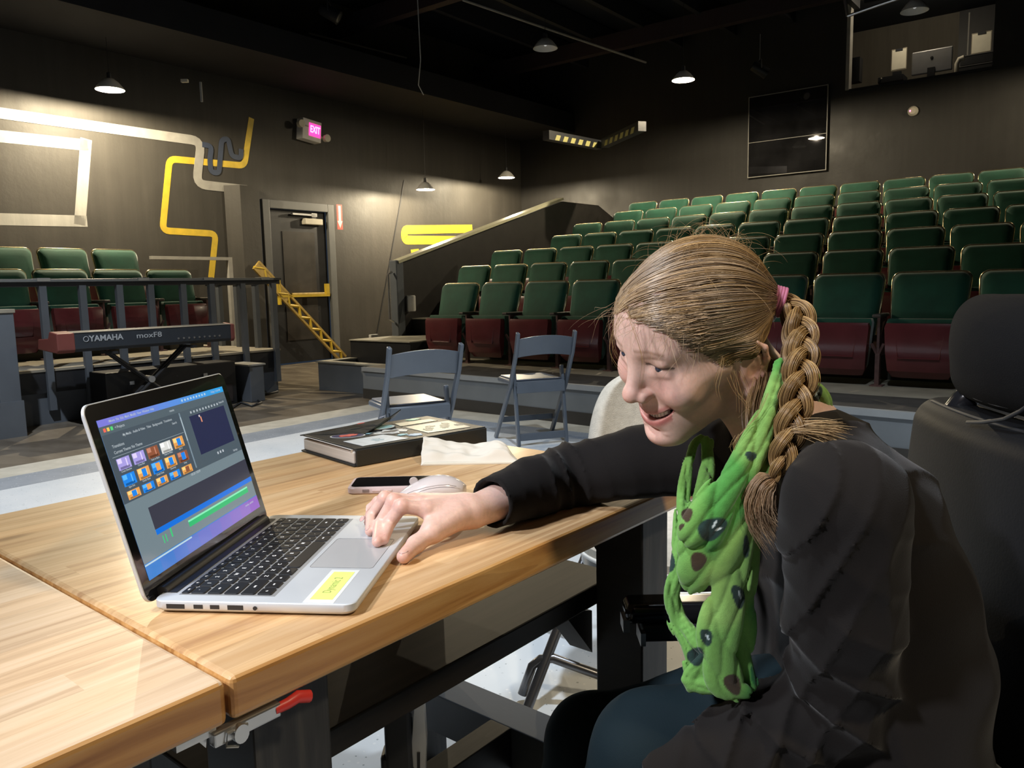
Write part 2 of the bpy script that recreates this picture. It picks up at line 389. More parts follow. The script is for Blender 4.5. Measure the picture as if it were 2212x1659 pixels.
mb = MB(); q0, q1 = P(1020, 494), P(884, 497); q2, q3 = P(884, 519), P(1000, 519)
strip(mb, [q0, (q1[0]-.12, q1[1]), (q2[0]-.12, q2[1]), q3], 0.15, AL, 0, .004, .16)
strip(mb, [P(888, 547), P(905, 545)], 0.12, AL, 0, .004)
obj('yellow_looping_pipe', mb, M['yellow'], WL)['label'] = 'bright yellow looping pipe behind the stair wall'
mb = MB(); strip(mb, [P(873, 390), P(812, 730)], 0.02, AL, 0, .006)
obj('panel_seam', mb, M['black'], WL)
# flared panel at the end of the mural wall, beside the door
room('trim_flat', MB().prism([(-9.74, 6.28), (-9.74, 6.78), (-9.55, 6.70), (-9.55, 6.40)], 2.52), M['wall'])

# ---- door
dr = thing('door_1', None, None, E3(AL, 7.48, 0), TH); tag(dr, kind='structure')
mb = MB().box(0, .06, -.64, -.52, 0, DZ).box(0, .06, .52, .64, 0, DZ).box(0, .06, -.52, .52, DZ-.12, DZ)
obj('door_frame', mb, mat('grey door frame', (.14, .145, .145), .45), dr, bevel=.006)
lf = obj('door_leaf', MB().box(-.07, -.02, -.52, .52, 0.02, DZ-.12), M['black'], dr)
obj('window_pane', MB().box(-.02, -.012, -.28, .30, 0.35, 1.95), mat('scratched black panel', (.05, .045, .04), .35, var=.4, vscale=3), dr)
obj('push_bar', MB().box(-.01, .05, -.2, .50, 1.0, 1.05), M['yellowwood'], dr, bevel=.01)
c = obj('door_closer', MB().box(-.02, .06, .08, .42, 2.06, 2.15), M['cream'], dr, bevel=.012)
obj('closer_arm', MB().box(0, .05, -.12, .30, 2.19, 2.215).box(0, .05, .22, .32, 2.18, 2.23), M['silver'], dr)
obj('door_knob', MB().ball((.03, .60, 1.95), .02), M['silver'], dr)

# arrow sign on the wall right of the door
sg = thing('arrow_sign', 'red sign with white down arrow beside the door frame', 'sign', E3(AL+.065, 8.22, 2.2), TH)
obj('sign_board', MB().box(0, .004, -.055, .055, -.19, .19), mat('red sign', (.62, .09, .06), .5), sg)
obj('arrow', MB().prism([(-.025, .17), (.025, .17), (.025, -.06), (.05, -.06), (0, -.17), (-.05, -.06), (-.025, -.06)], .002, Matrix(((0, 0, 1, .004), (1, 0, 0, 0), (0, 1, 0, 0), (0, 0, 0, 1)))), M['white'], sg)

# exit sign
ex = thing('exit_sign', 'lit exit sign with pink letters and emergency light heads above the door', 'exit sign', E3(AL+.12, 7.71, 3.42), TH)
ex.rotation_euler = (math.radians(-6), 0, TH)
obj('housing', MB().box(-.12, .03, -.17, .17, -.15, .15), M['white'], ex, bevel=.01)
obj('face_panel', MB().box(.03, .036, -.06, .15, -.085, .10), mat('pink lit exit panel', (1.0, .05, .35), .5, emit=1.6), ex)
tm = text_mesh('EXIT', .14, .002, .003, .62); obj('letters', tm, mat('dark exit letters', (1.0, .35, .6), .5, emit=2.2), ex, matrix=Matrix.Translation((.04, .045, .01)) @ Matrix(((0, 0, 1, 0), (1, 0, 0, 0), (0, 1, 0, 0), (0, 0, 0, 1))))
for sgn, yy, zz in ((-1, -.22, .04), (1, .25, -.06)):
    obj('lamp_head', MB().lathe([(.02, -.05), (.05, -.02), (.055, .05)], 16, Matrix.Translation((.03, yy, zz)) @ Matrix.Rotation(PI/2, 4, 'Y')).box(-.02, .03, min(yy, 0), max(yy, 0), zz-.01, zz+.01), M['cream'], ex)

# ---- pendant lamps
def pendant(loc, label, on=True, power=60, drop=None, r=.15):
    t = thing('pendant_lamp', label, 'lamp', loc, 0, 'dish pendant lamps in the theatre')
    obj('shade', MB().lathe([(.03, .07), (.05, .065), (r*.62, .03), (r*.9, -.022), (r, -.048), (r-.004, -.050), (r*.87, -.022), (r*.58, .024), (.045, .058), (.028, .06)], 32, cap=False), mat('white enamel dish', (.75, .74, .7), .35), t, smooth=True)
    obj('socket', MB().lathe([(.022, .05), (.028, .07), (.024, .13), (.006, .14)], 14), M['black'], t, smooth=True)
    obj('bulb', MB().ball((0, 0, .018), (.026, .026, .040)), M['bulb'] if on else mat('unlit frosted bulb with added glow', (.7, .7, .7), .4, emit=.5), t, smooth='full')  # bulbs that are off still get a faint painted glow
    h = (ZC-.3-loc[2]) if drop is None else drop
    obj('stem', MB().tube([(0, 0, .13), (0, 0, h)], .003, 6), M['black'], t)
    if on:
        l = bpy.data.lights.new('lamp_light', 'POINT'); l.energy = power; l.color = (1.0, .84, .58); l.shadow_soft_size = .015
        o = bpy.data.objects.new('lamp_light', l); COL.objects.link(o); o.parent = t; o.location = (0, 0, -.040)
    return t
def at_ab(x, y, a):  # position on the pixel ray at room coordinate a
    q = on_a(x, y, a); return E3(*q)
pendant(at_ab(237, 184, -8.9), 'lit dish pendant lamp above the left mural wall', True, 360, .5)
pendant(at_ab(919, 403, -9.0), 'lit dish pendant lamp just right of the door, lower of the two there', True, 230, 1.2)
pendant(at_ab(1094, 378, -8.9), 'lit dish pendant lamp in the far corner beyond the stair wall', True, 230, .9)
pendant(tuple(on_y(1476, 165, 10.9)), 'brightly lit dish pendant lamp over the rear seat rows', True, 260)
pendant(E3(.1, 11.4, 3.9), 'dish pendant lamp beyond the right edge over the rear rows', True, 170)
pendant(tuple(on_y(1178, 96, 10.0)), 'unlit dish pendant lamp under the joists at the top centre', False)
pendant(tuple(on_y(1976, 14, 8.8)), 'unlit dish pendant lamp in front of the booth window', False, r=.14)

# ---- ceiling clutter
def ceil_item(name, label, cat, mb, m, loc):
    t = thing(name, label, cat, loc, TH); obj(name+'_body', mb, m, t); return t
p0 = on_z(667, 72, 4.7); p1 = on_z(878, 125, 4.7)
t = thing('light_pipe', 'thin grey lighting pipe hanging below the dark ceiling joists', 'pipe', tuple(p0)); d = Vector(p1)-Vector(p0)
obj('pipe', MB().tube([(0, 0, 0), tuple(d)], .014, 8), M['greypipe'], t); obj('hanger', MB().tube([tuple(d*.5), tuple(d*.5+Vector((0, 0, .45)))], .008, 6), M['beam'], t)
p0 = on_z(1000, 0, 4.6); p1 = on_z(1395, 135, 4.6); t = thing('conduit', 'long grey conduit crossing the ceiling towards the back wall', 'pipe', tuple(p0)); d = Vector(p1)-Vector(p0)
obj('conduit_body', MB().tube([(0, 0, 0), tuple(d)], .016, 8), M['greypipe'], t)
for px, py, lab in ((135, 45, 'black stage spotlight hanging at the upper left'), (712, 28, 'black stage spotlight with a bright lens at the top of the ceiling'), (1640, 150, 'small dark stage spotlight left of the booth')):
    q = on_z(px, py, 4.5 if px < 1000 else 4.2)
    t = thing('stage_spotlight', lab, 'spotlight', tuple(q)); T = Matrix.Rotation(math.radians(120), 4, 'Y')
    obj('can', MB().lathe([(.06, -.12), (.075, -.1), (.08, .1), (.085, .13)], 18, T), M['black'], t, smooth=True)
    obj('yoke', MB().tube([(0, -.1, 0), (0, -.1, .12), (0, .1, .12), (0, .1, 0)], .008, 6).tube([(0, 0, .12), (0, 0, .5)], .012, 8), M['beam'], t)
    obj('lens', MB().ball((0, 0, .125), (.07, .07, .01), 14, T), M['silver'], t, smooth='full')
# hanging hook and cable
q = on_y(915, 205, 8.6); t = thing('hanging_cable', 'thin cable with hook hanging from the ceiling', 'cable', tuple(q))
obj('cable', MB().tube([(0, 0, 0), (-.05, 0, .1), (-.02, 0, .35), (-.03, 0, 1.0)], .006, 6), M['greypipe'], t)
q = on_y(436, 220, 8.6); t = thing('wall_bracket', 'small pale metal strip hanging above the mural wall', 'bracket', tuple(q))
obj('strip', MB().box(-.01, .01, -.01, .01, 0, .2), M['greypipe'], t)
obj('clip', MB().box(-.2, -.13, -.02, .02, .2, .23), M['cream'], t)
# striped low beams
M['hazy'] = mat('hazard tape yellow', (.45, .42, .16), .6)
for (xa, ya, xb, yb, lab) in ((1196, 298, 1292, 316, 'left black and yellow striped low beam edge'), (1304, 312, 1372, 281, 'right black and yellow striped low beam edge')):
    A = Vector(on_z(xa, ya, 3.2)); B = Vector(on_z(xb, yb, 3.2)); d = B-A; L = d.length; ang = math.atan2(d.y, d.x)
    t = thing('striped_beam', lab, 'beam', tuple(A), ang, 'striped low beams')
    obj('beam_body', MB().box(-.1, L+.1, 0, .12, -.03, .1), M['black'], t)
    mb = MB(); n = 6
    for k in range(n): x = L*(k+.15)/n; mb.prism([(x, -.028), (x+L*.09, -.028), (x+L*.13, .05), (x+L*.04, .05)], .003, Matrix(((1, 0, 0, 0), (0, 0, 1, -.003), (0, 1, 0, 0), (0, 0, 0, 1))))
    obj('hazard_tape', mb, M['hazy'], t)

# ---- plexiglass panel on the back wall
q0, q1 = on_b(1619, 211, BB-.06), on_b(1782, 366, BB-.06)
t = thing('mirror_panel', 'square dark reflective panel leaning from the back wall below the booth', 'mirror', E3(q0[0], BB-.05, q1[2]), TH)
w_, h_ = 1.23, 1.26
obj('glass', MB().box(0, w_, -.01, 0, 0, h_), mat('dark mirror glass', (.10, .10, .11), .02, metal=.85, var=.5, vscale=2.2), t)
obj('edge_trim', MB().box(-.012, 0, -.016, .0, 0, h_).box(w_, w_+.012, -.016, 0, 0, h_).box(-.012, w_+.012, -.016, 0, -.012, 0).box(-.012, w_+.012, -.016, 0, h_, h_+.012), M['greypipe'], t)
obj('joint_line', MB().box(0, w_, -.014, -.01, h_*.43, h_*.43+.008), M['greypipe'], t)
q = on_b(1972, 240, BB-.02)
t = thing('strobe_detector', 'small white round fire strobe on the back wall below the booth', 'alarm', E3(q[0], BB, q[2]), TH)
obj('base', MB().lathe([(.07, 0), (.07, .03), (.045, .06)], 20, Matrix.Rotation(PI/2, 4, 'X')), M['cream'], t, smooth=True)
obj('indicator', MB().ball((-.03, -.065, 0), .012), mat('pink indicator', (1, .3, .5), .5, emit=2), t)

# ---- booth contents
q = lambda x, y, b=BB+.35: on_b(x, y, b)
t = thing('computer_monitor', 'silver all in one desktop computer seen from behind in the booth window', 'computer', E3(*q(2012, 162)), TH)
obj('back_shell', MB().box(-.27, .27, -.02, .03, .03, .36), mat('aluminium shell', (.45, .45, .46), .35, metal=.4), t, bevel=.015)
obj('stand', MB().box(-.05, .05, -.05, -.015, -.12, .10), M['beam'], t); obj('logo', MB().ball((0, -.022, .24), (.022, .004, .026)), M['black'], t)
booth_desk = thing('booth_desk', 'dark desk top along the booth window with small clutter', 'desk', E3(bx0, BB+.1, bz0-.06), TH)
obj('desk_top', MB().box(0, bx1-bx0+.5, 0, .7, -.04, 0), M['black'], booth_desk)
for (x, y, ww, hh, lab) in ((1942, 128, .20, .29, 'clipboard with white paper standing left of the booth computer'), (2120, 92, .24, .27, 'paper sheet clipped at the right side of the booth')):
    c_ = q(x, y, BB+.8); t = thing('clipboard', lab, 'clipboard', E3(*c_), TH)
    obj('board', MB().box(-ww/2-.01, ww/2+.01, 0, .006, -hh/2-.015, hh/2+.015), M['carpet'], t)
    obj('paper', MB().box(-ww/2, ww/2, -.003, 0, -hh/2, hh/2), mat('paper', (.8, .76, .62), .7), t)
    obj('clip', MB().box(-.05, .05, -.012, 0, hh/2-.02, hh/2+.012), M['beam'], t)
t = thing('loudspeaker', 'tall dark speaker at the left end of the booth window', 'speaker', E3(*q(1846, 178)), TH)
obj('cabinet', MB().box(-.07, .08, -.05, .12, 0, .36), M['black'], t)
t = thing('cardboard_stack', 'black equipment cases at the right of the booth', 'case', E3(*q(2105, 150, BB+.7)), TH)
obj('lower_case', MB().box(-.2, .42, -.05, .3, -.05, .06), M['black'], t); obj('upper_case', MB().box(-.18, .42, -.05, .3, .07, .20), M['black'], t)
obj('metal_edge', MB().box(-.18, .42, -.056, -.05, .195, .205).box(-.2, .42, -.056, -.05, .05, .062), M['silver'], t)
t = thing('booth_cabinet', 'dark blue cabinet against the booth back wall', 'cabinet', E3(*q(2105, 150, BB+2.1)), TH)
obj('cabinet_body', MB().box(-.25, .7, 0, .15, -.4, .95), M['black'], t); obj('door_gap', MB().box(-.12, -.10, -.004, 0, .1, .9), M['greypipe'], t)
t = thing('desk_lamp', 'small cream curved desk lamp beside the booth computer', 'lamp', E3(*q(2066, 158, BB+.5)), TH)
obj('arm', MB().tube([(0, 0, 0), (0, 0, .13), (.03, 0, .19), (.09, 0, .2)], [.03, .032, .035, .04], 12), M['cream'], t, smooth=True)
t = thing('sound_mixer', 'low cluttered mixer on the booth desk behind the clipboard', 'mixer', E3(*q(1935, 165, BB+.3)), TH)
obj('console', MB().box(-.25, .1, 0, .3, -.06, .02).box(-.06, .06, .05, .1, .02, .08), M['beam'], t); obj('knob_light', MB().ball((-.2, -.01, .0), .012), M['cream'], t)
obj('red_led', MB().ball((-.75, 0, -.03), .01), mat('red led', (1, .1, .1), .5, emit=8), t)
for da, db in ((.9, .16),):
    l = bpy.data.lights.new('booth_light', 'POINT'); l.energy = 22; l.color = (1, .85, .62); l.shadow_soft_size = .08
    o = bpy.data.objects.new('booth_light', l); COL.objects.link(o); o.location = E3(bx0+da, BB+db, 5.1)
t = thing('lighting_bar', 'white metal light fitting at the top left of the booth window', 'lamp', E3(*on_b(1895, 12, BB-2.0)), TH)
obj('arm_frame', MB().tube([(-.35, 0, -.05), (.0, 0, .0), (.35, 0, .04)], .02, 8).tube([(-.35, 0, -.05), (-.40, 0, .2)], .02, 8), M['silver'], t)
obj('panel', MB().box(-.15, .15, -.02, .02, .06, .2), M['black'], t)

# ================================================================= SEATING
def seat_proto():
    t = thing('theatre_seat', 'x', 'theatre seat', (0, 0, 0), TH, 'green theatre seats')
    # x along the row, y away from the stage; origin on the platform below the back rest's top centre
    Wd = .50; mb = MB(); n = 10
    def backpt(s, z, dy):   # gently waisted, top corners rounded
        return (s, dy - (.81 - z)*.30, z)
    out = []
    hw_t, hw_b, z0, z1, rc = .248, .225, .36, .81, .055
    out += [(-hw_b, z0), (hw_b, z0)]
    for k in range(5): a_ = PI/2*k/4; out.append((hw_t - rc + rc*math.cos(a_), z1 - rc + rc*math.sin(a_)))
    for k in range(5): a_ = PI/2*(1 + k/4); out.append((-hw_t + rc + rc*math.cos(a_), z1 - rc + rc*math.sin(a_)))
    vs = []; m_ = len(out)
    for off, ins in ((0, 0.0), (-.022, .0), (-.045, .03), (-.052, .09)):
        for x, z in out:
            cx, cz = 0, (z0+z1)/2
            sx_ = x*(1 - ins/.25*.9 if abs(x) > 0 else 1); zz = cz + (z-cz)*(1 - ins/.22*.9)
            vs.append((sx_, off - (.81-zz)*.30, zz))
    fs = [tuple(range(m_))[::-1][::-1]]
    for L in range(3):
        for i in range(m_): fs.append((L*m_+i, L*m_+(i+1) % m_, (L+1)*m_+(i+1) % m_, (L+1)*m_+i))
    fs.append(tuple(3*m_+i for i in range(m_)))
    mb.add(vs, fs)
    bk = obj('backrest', mb, M['green'], t, smooth='full')
    bm = bmesh.new(); bm.from_mesh(bk.data); bmesh.ops.recalc_face_normals(bm, faces=bm.faces); bm.to_mesh(bk.data); bm.free()
    rim = [(x*1.02, .006 - (.81-z)*.30, z + .004) for x, z in (out[1:] + out[:1])]
    obj('trim_rail', MB().tube(rim, .0085, 6), M['brass'], t, smooth='full')
    # cushion folded up, pan facing the stage
    def slab(hw0, hw1, y0, y1, z0, z1, tl):
        vs = []
        for (z, hw, dy) in ((z0, hw0*.88, .07), (z0+.05, hw0, .02), (z0+.18, (hw0+hw1)/2, -.012), (z1-.03, hw1, 0), (z1, hw1*.96, .01)):
            for (x, y) in ((-hw, y0+dy), (-hw*.6, y0+dy-.012), (hw*.6, y0+dy-.012), (hw, y0+dy), (hw, y1), (-hw, y1)): vs.append((x, y, z))
        fs = []
        for L in range(4):
            for i in range(6): fs.append((L*6+i, L*6+(i+1) % 6, (L+1)*6+(i+1) % 6, (L+1)*6+i))
        fs += [(5, 4, 3, 2, 1, 0), tuple(24+i for i in range(6))]
        return MB().add(vs, fs)
    pan = obj('seat_pan', slab(.205, .228, -.335, -.27, .075, .462, 0), M['maroon'], t, bevel=.012, smooth=True)
    obj('pan_ridge', MB().tube([(-.155, -.338, .43), (-.13, -.358, .22), (.13, -.358, .22), (.155, -.338, .43)], .006, 5), M['maroon'], pan)
    obj('cushion', slab(.2, .232, -.27, -.19, .10, .49, 0), M['green'], t, bevel=.02, smooth=True)
    st = obj('standard', MB().box(.262, .292, -.27, -.23, 0, .24).box(.235, .32, -.30, -.20, 0, .012).tube([(.277, -.25, .22), (.235, -.27, .31)], .012, 6).tube([(.277, -.25, .22), (.318, -.27, .31)], .012, 6).box(.268, .286, -.26, -.05, .22, .52), M['rust'], t)
    obj('armrest', MB().box(.248, .306, -.34, -.06, .50, .525), M['armpad'], t, bevel=.008)
    return t
ORD = ['first', 'second', 'third', 'fourth', 'fifth', 'sixth', 'seventh', 'eighth', 'ninth', 'tenth', 'eleventh', 'twelfth', 'thirteenth', 'fourteenth', 'fifteenth']
RN = ['front row', 'second row', 'third row', 'fourth row', 'fifth row', 'sixth row', 'back row']
proto = seat_proto(); used = False
OFF = [0.003, -.474, -.633, -.275, -.466, -.283, -.484]; WID = [.558, .526, .521, .517, .516, .535, .535]
A0, B0 = float(np.array([-.735, 8.585]) @ EA), float(np.array([-.735, 8.585]) @ NB)
NS = [11, 12, 12, 12, 12, 12, 12]
for r in range(7):
    bb = B0 + r*.823; zz = .309 + r*.204
    for i in range(NS[r]):
        a = A0 + OFF[r] + (i+.5)*WID[r]
        lab = 'green theatre seat, %s from the left in the %s of the main block' % (ORD[i], RN[r])
        if not used:
            used = True; s = proto; s.location = E3(a, bb, zz); s['label'] = lab
        else: s = dup(proto, E3(a, bb, zz), TH, lab)
        s.scale = (WID[r]/.56, 1, 1)

# stepped platform of the main block
mb = MB(); PA0 = -5.98; PA1 = 5.0
front = [(PA0, 5.28), (-4.6, 5.20), (-3.0, 5.09), (-1.3, 4.97), (PA1, 4.5), (PA1, B0+.16), (PA0, B0+.16)]
room('trim_stage_riser', MB().prism(front, .31), M['greylt'])
kick = [(x, y-.004) for x, y in front[:5]]
mb = MB()
for (x0, y0), (x1, y1) in zip(kick[:-1], kick[1:]):
    L = math.hypot(x1-x0, y1-y0); T = Matrix.Translation((x0, y0, 0)) @ Matrix.Rotation(math.atan2(y1-y0, x1-x0), 4, 'Z')
    mb.box(0, L, -.004, 0, 0, .10, T)
room('baseboard_riser', mb, M['brownpaint'])
lip = MB(); tread = MB()
for (x0, y0), (x1, y1) in zip(kick[:-1], kick[1:]):
    L = math.hypot(x1-x0, y1-y0); T = Matrix.Translation((x0, y0, .31)) @ Matrix.Rotation(math.atan2(y1-y0, x1-x0), 4, 'Z')
    lip.box(0, L, -.012, .03, -.035, .006, T)
room('trim_riser_nosing', lip, mat('pale grey nosing', (.36, .37, .37), .45))
room('trim_tread_shaded', MB().prism([(PA0+.9, 5.27), (-3.0, 5.13), (-1.3, 5.01), (PA1, 4.55), (PA1, 5.55), (-1.3, 5.57), (-3.0, 5.66), (PA0+.9, 5.86)], .003, Matrix.Translation((0, 0, .31))), M['carpet_and_shade'])  # same floor as the seat tread; its shade is put into this dark colour
room('trim_tread_seats', MB().prism([(PA0, 5.31), (PA0+.9, 5.27), (PA0+.9, 5.86), (-3.0, 5.66), (-1.3, 5.57), (PA1, 5.55), (PA1, B0+.16), (PA0, B0+.16)], .004, Matrix.Translation((0, 0, .31))), M['carpet'])
mb = MB()
for r in range(1, 7):
    b0 = B0 + .16 + (r-1)*.823; mb.box(PA0-.4 if r > 1 else PA0, PA1, b0, b0+.823 if r < 6 else BB, 0, .309+r*.204)
room('trim_seating_steps', mb, M['carpet_and_shade'])
# side steps at the left of the rows and the low boxes in front of them
M['steptop'] = mat('pale worn step top', (.42, .40, .33), .6, var=.15)
def boxstep(a0, a1, b0, b1, z, name='trim_step'):
    room(name, MB().box(a0, a1, b0, b1, 0, z-.012), M['black']); room('trim_step_top', MB().box(a0-.01, a1, b0-.01, b1, z-.012, z), M['steptop'])
boxstep(-6.95, -5.99, 5.97, 6.9, .52); boxstep(-6.9, -5.99, 6.9, 7.7, .72); boxstep(-6.9, -5.99, 7.7, 8.5, .93); boxstep(-6.9, -6.4, 8.5, 9.3, 1.13)
room('trim_low_box', MB().box(-6.95, -5.98, 5.50, 5.58, 0, .30).box(-6.95, -6.87, 5.58, 5.97, 0, .30).box(-6.87, -5.98, 5.58, 5.97, 0, .12), M['greylt'])
room('trim_low_box_edge', MB().box(-6.97, -5.98, 5.48, 5.6, .30, .315).box(-6.97, -6.85, 5.6, 5.97, .30, .315), M['steptop'])

# stair side wall with pale top rail
sw = [(6.75, 0), (6.75, 1.40), (10.2, 2.35), (11.25, 2.36), (11.8, 2.16), (11.8, 0)]
t = thing('stair_side_wall', 'black sloping stair side wall with pale top rail left of the seats', 'stair wall', E3(-6.95, 0, 0), TH)
Tw = Matrix(((0, 0, 1, 0), (1, 0, 0, 0), (0, 1, 0, 0), (0, 0, 0, 1)))
obj('wall_panel', MB().prism(sw, .08, Tw), mat('satin black wall', (.022, .02, .018), .5, var=.2), t)
rail = MB()
A_, B_ = Vector((6.68, 1.38)), Vector((10.2, 2.37)); d = (B_-A_); ang = math.atan2(d.y, d.x)
rail.box(0, d.length, -.03, .11, 0, .035, Matrix.Translation((0, 0, 0)) @ Matrix(((0, 1, 0, 0), (math.cos(ang), 0, -math.sin(ang), A_.x), (math.sin(ang), 0, math.cos(ang), A_.y), (0, 0, 0, 1))))
obj('top_rail', rail, mat('pale yellowed rail cap', (.62, .60, .42), .35), t)
obj('end_post', MB().box(-.02, .10, 6.64, 6.76, .25, 1.42), M['grey'], t, bevel=.01)
obj('grab_handle', MB().tube([(.04, 6.62, 1.28), (.04, 6.56, 1.25), (.04, 6.56, .72), (.04, 6.62, .69)], .014, 8), M['silver'], t)
t = thing('outlet_box', 'small white power outlet box low on the wall by the step', 'outlet', E3(*on_a(808, 733, -7.2)), TH)
obj('box', MB().box(-.03, .02, -.06, .06, -.06, .06), M['white'], t, bevel=.008)
t = thing('junction_light', 'small white cylindrical step light at the foot of the stair wall', 'lamp', E3(*on_a(889, 656, -6.8)), TH)
obj('body', MB().lathe([(.045, -.09), (.05, -.07), (.05, .09), (.04, .1)], 16), M['white'], t, smooth=True); obj('bracket', MB().box(-.08, -.05, -.02, .02, -.1, .1), M['silver'], t)

# ================================================================= LEFT GALLERY
GA, GZ, GB1 = -7.2, .47, 5.15
room('trim_gallery_base', MB().box(AL, GA, -3, GB1, 0, .27), M['grey'])
room('trim_gallery_fascia', MB().box(AL, GA+.03, -3, GB1+.02, .27, .45), M['black'])
room('trim_gallery_floor', MB().box(AL, GA+.04, -3, GB1+.03, .45, GZ), M['carpet'])
room('trim_gallery_step', MB().box(AL, -8.28, -3, 4.95, GZ, GZ+.21), M['carpet_and_shade'])
t = thing('gallery_railing', 'dark railing with flat top board in front of the left gallery seats', 'railing', E3(GA+.04, 0, 0), TH)
obj('top_board', MB().box(-.05, .05, -3, 5.2, 1.20, 1.225).box(-1.3, .05, 5.1, 5.2, 1.20, 1.225), mat('grey top board', (.20, .21, .21), .4), t, bevel=.004)
obj('under_rail', MB().box(-.02, .02, -3, 5.2, 1.16, 1.2).box(-1.3, 0, 5.13, 5.17, 1.16, 1.2), M['black'], t)
for b in (-2.3, -1.5, -.7, .1, .8, 1.5, 2.2, 2.85, 3.17, 3.49, 3.78, 4.1, 4.4, 4.75, 5.12):
    obj('post', MB().box(-.02, .025, b-.028, b+.028, .12, 1.17), M['grey'], t)
for a in (-.35, -.7, -1.05): obj('post', MB().box(a-.03, a+.03, 5.12, 5.17, .47, 1.17), M['grey'], t)
for b in (2.85, 3.7, 4.35, 5.0): obj('clip', MB().box(-.055, .058, b-.05, b+.05, 1.205, 1.232), M['greypipe'], t)
t = thing('near_railing', 'short dark grey railing post section at the left edge of the frame', 'railing', E3(-6.8, 0, 0), TH)
obj('end_post', MB().box(-.05, .05, 2.32, 2.47, .0, .96), M['grey'], t, bevel=.005)
obj('top_board', MB().box(-.08, .06, .5, 2.48, .96, .99), M['carpet'], t, bevel=.004)
obj('rail_post', MB().box(-.03, .03, 1.7, 1.78, 0, .96).box(-.03, .03, 1.0, 1.08, 0, .96), M['black'], t)
room('trim_entry_step', MB().box(-7.16, -6.74, .3, 2.48, 0, .28), M['grey']); room('trim_entry_step_top', MB().box(-7.16, -6.72, .3, 2.3, .28, .295), M['steptop'])
t = thing('wall_handrail', 'grey tubular handrail against the wall behind the gallery end', 'railing', E3(AL+.35, 0, 0), TH)
obj('rail', MB().box(-.03, .03, 5.0, 6.1, 1.50, 1.54), M['greypipe'], t); obj('post', MB().box(-.03, .03, 6.04, 6.1, .0, 1.5), M['greypipe'], t)

gal = [(-7.9, GZ+.04, [3.04+.535*k for k in range(-6, 3)], 'front'), (-8.7, GZ+.28, [2.88+.535*k for k in range(-6, 3)], 'rear')]
for a, z, bs, nm in gal:
    for k, b in enumerate(bs):
        vis = b > 2.2
        if not vis: continue
        idx = len(bs)-1-k
        lab = 'green theatre seat in the left gallery, %s row, %s from its right end' % (nm, ORD[idx])
        s = dup(proto, E3(a+.0, b+.27, z), TH+PI/2, lab); s['group'] = 'left gallery seats'; s.scale = (.53/.56, 1, 1)

# yellow lattice rail lying across the door
p0, p1 = on_a(742, 776, AL+.32), on_a(553, 572, AL+.32)
A_, B_ = Vector(p0[1:]), Vector(p1[1:]); d = B_-A_; L = d.length; ang = math.atan2(d.y, d.x)
t = thing('lattice_rail', 'yellow lattice rail slanting down across the door', 'rail', E3(p0[0], p0[1], 0), TH)
T = Matrix.Translation((0, 0, p0[2])) @ Matrix(((0, 1, 0, 0), (math.cos(ang), 0, -math.sin(ang), 0), (math.sin(ang), 0, math.cos(ang), 0), (0, 0, 0, 1)))
mb = MB().box(0, L, -.02, .02, .045, .075, T).box(0, L, -.02, .02, -.075, -.045, T); mb.box(L*.66, L, -.018, .018, -.06, .06, T); obj('rail_flange', mb, M['yellowwood'], t)
mb = MB(); n = 16
for k in range(n):
    x0 = L*k/n; x1 = L*(k+1)/n; s_ = 1 if k % 2 else -1
    P0 = T @ Vector((x0, 0, -.05*s_)); P1 = T @ Vector((x1, 0, .05*s_)); mb.tube([tuple(P0), tuple(P1)], .024, 6)
obj('lattice_web', mb, M['yellow'], t)
q0, q1 = on_a(600, 640, AL+.3), on_a(709, 636, AL+.3)
obj('cross_bar', MB().box(-.03, .02, q0[1]-p0[1], q1[1]-p0[1], q0[2]-.02, q0[2]+.015).box(-.03, .02, q0[1]-p0[1], q0[1]-p0[1]+.03, q0[2]-.12, q0[2]+.25).box(-.03, .02, q1[1]-p0[1]-.06, q1[1]-p0[1], q1[2], q1[2]+.16), M['yellow'], t)

# ================================================================= TABLES
M['pine'] = wood_material('varnished pine staves', 0.046, (0.72, 0.51, 0.29), (0.60, 0.385, 0.19), (0.38, 0.205, 0.09), 'X', 0.5, 0.12, 0.0, 0.02)
M['pine_lit'] = wood_material('varnished pine staves lit', 0.046, (0.76, 0.60, 0.44), (0.66, 0.49, 0.32), (0.46, 0.31, 0.19), 'X', 0.5, 0.12, 3.3, 0.02)  # same pine; the stronger light on the left table is put into paler tones
M['pineedge'] = wood_material('varnished pine edge', 0.5, (0.74, 0.47, 0.20), (0.56, 0.30, 0.10), (0.26, 0.10, 0.03), 'X', 0.3, 0.4, 1.7, 0.0)
M['blackwood'] = wood_material('black stained timber', 0.3, (0.040, 0.038, 0.038), (0.026, 0.025, 0.027), (0.012, 0.012, 0.013), 'X', 0.42, 0.0, 5.0, 0.0, False)
M['postwood'] = wood_material('black stained post', 0.3, (0.075, 0.072, 0.066), (0.035, 0.036, 0.04), (0.018, 0.019, 0.022), 'Z', 0.5, 0.0, 2.0, 0.0, False)
M['shelfwood'] = wood_material('dark stained shelf', 0.3, (0.034, 0.029, 0.024), (0.018, 0.016, 0.015), (0.008, 0.008, 0.008), 'X', 0.5, 0.0, 8.0, 0.0, False)
JU, FV, RV, RU = 0.340, 0.610, 1.380, 1.262
TZ, TH_ = 0.75, 0.041

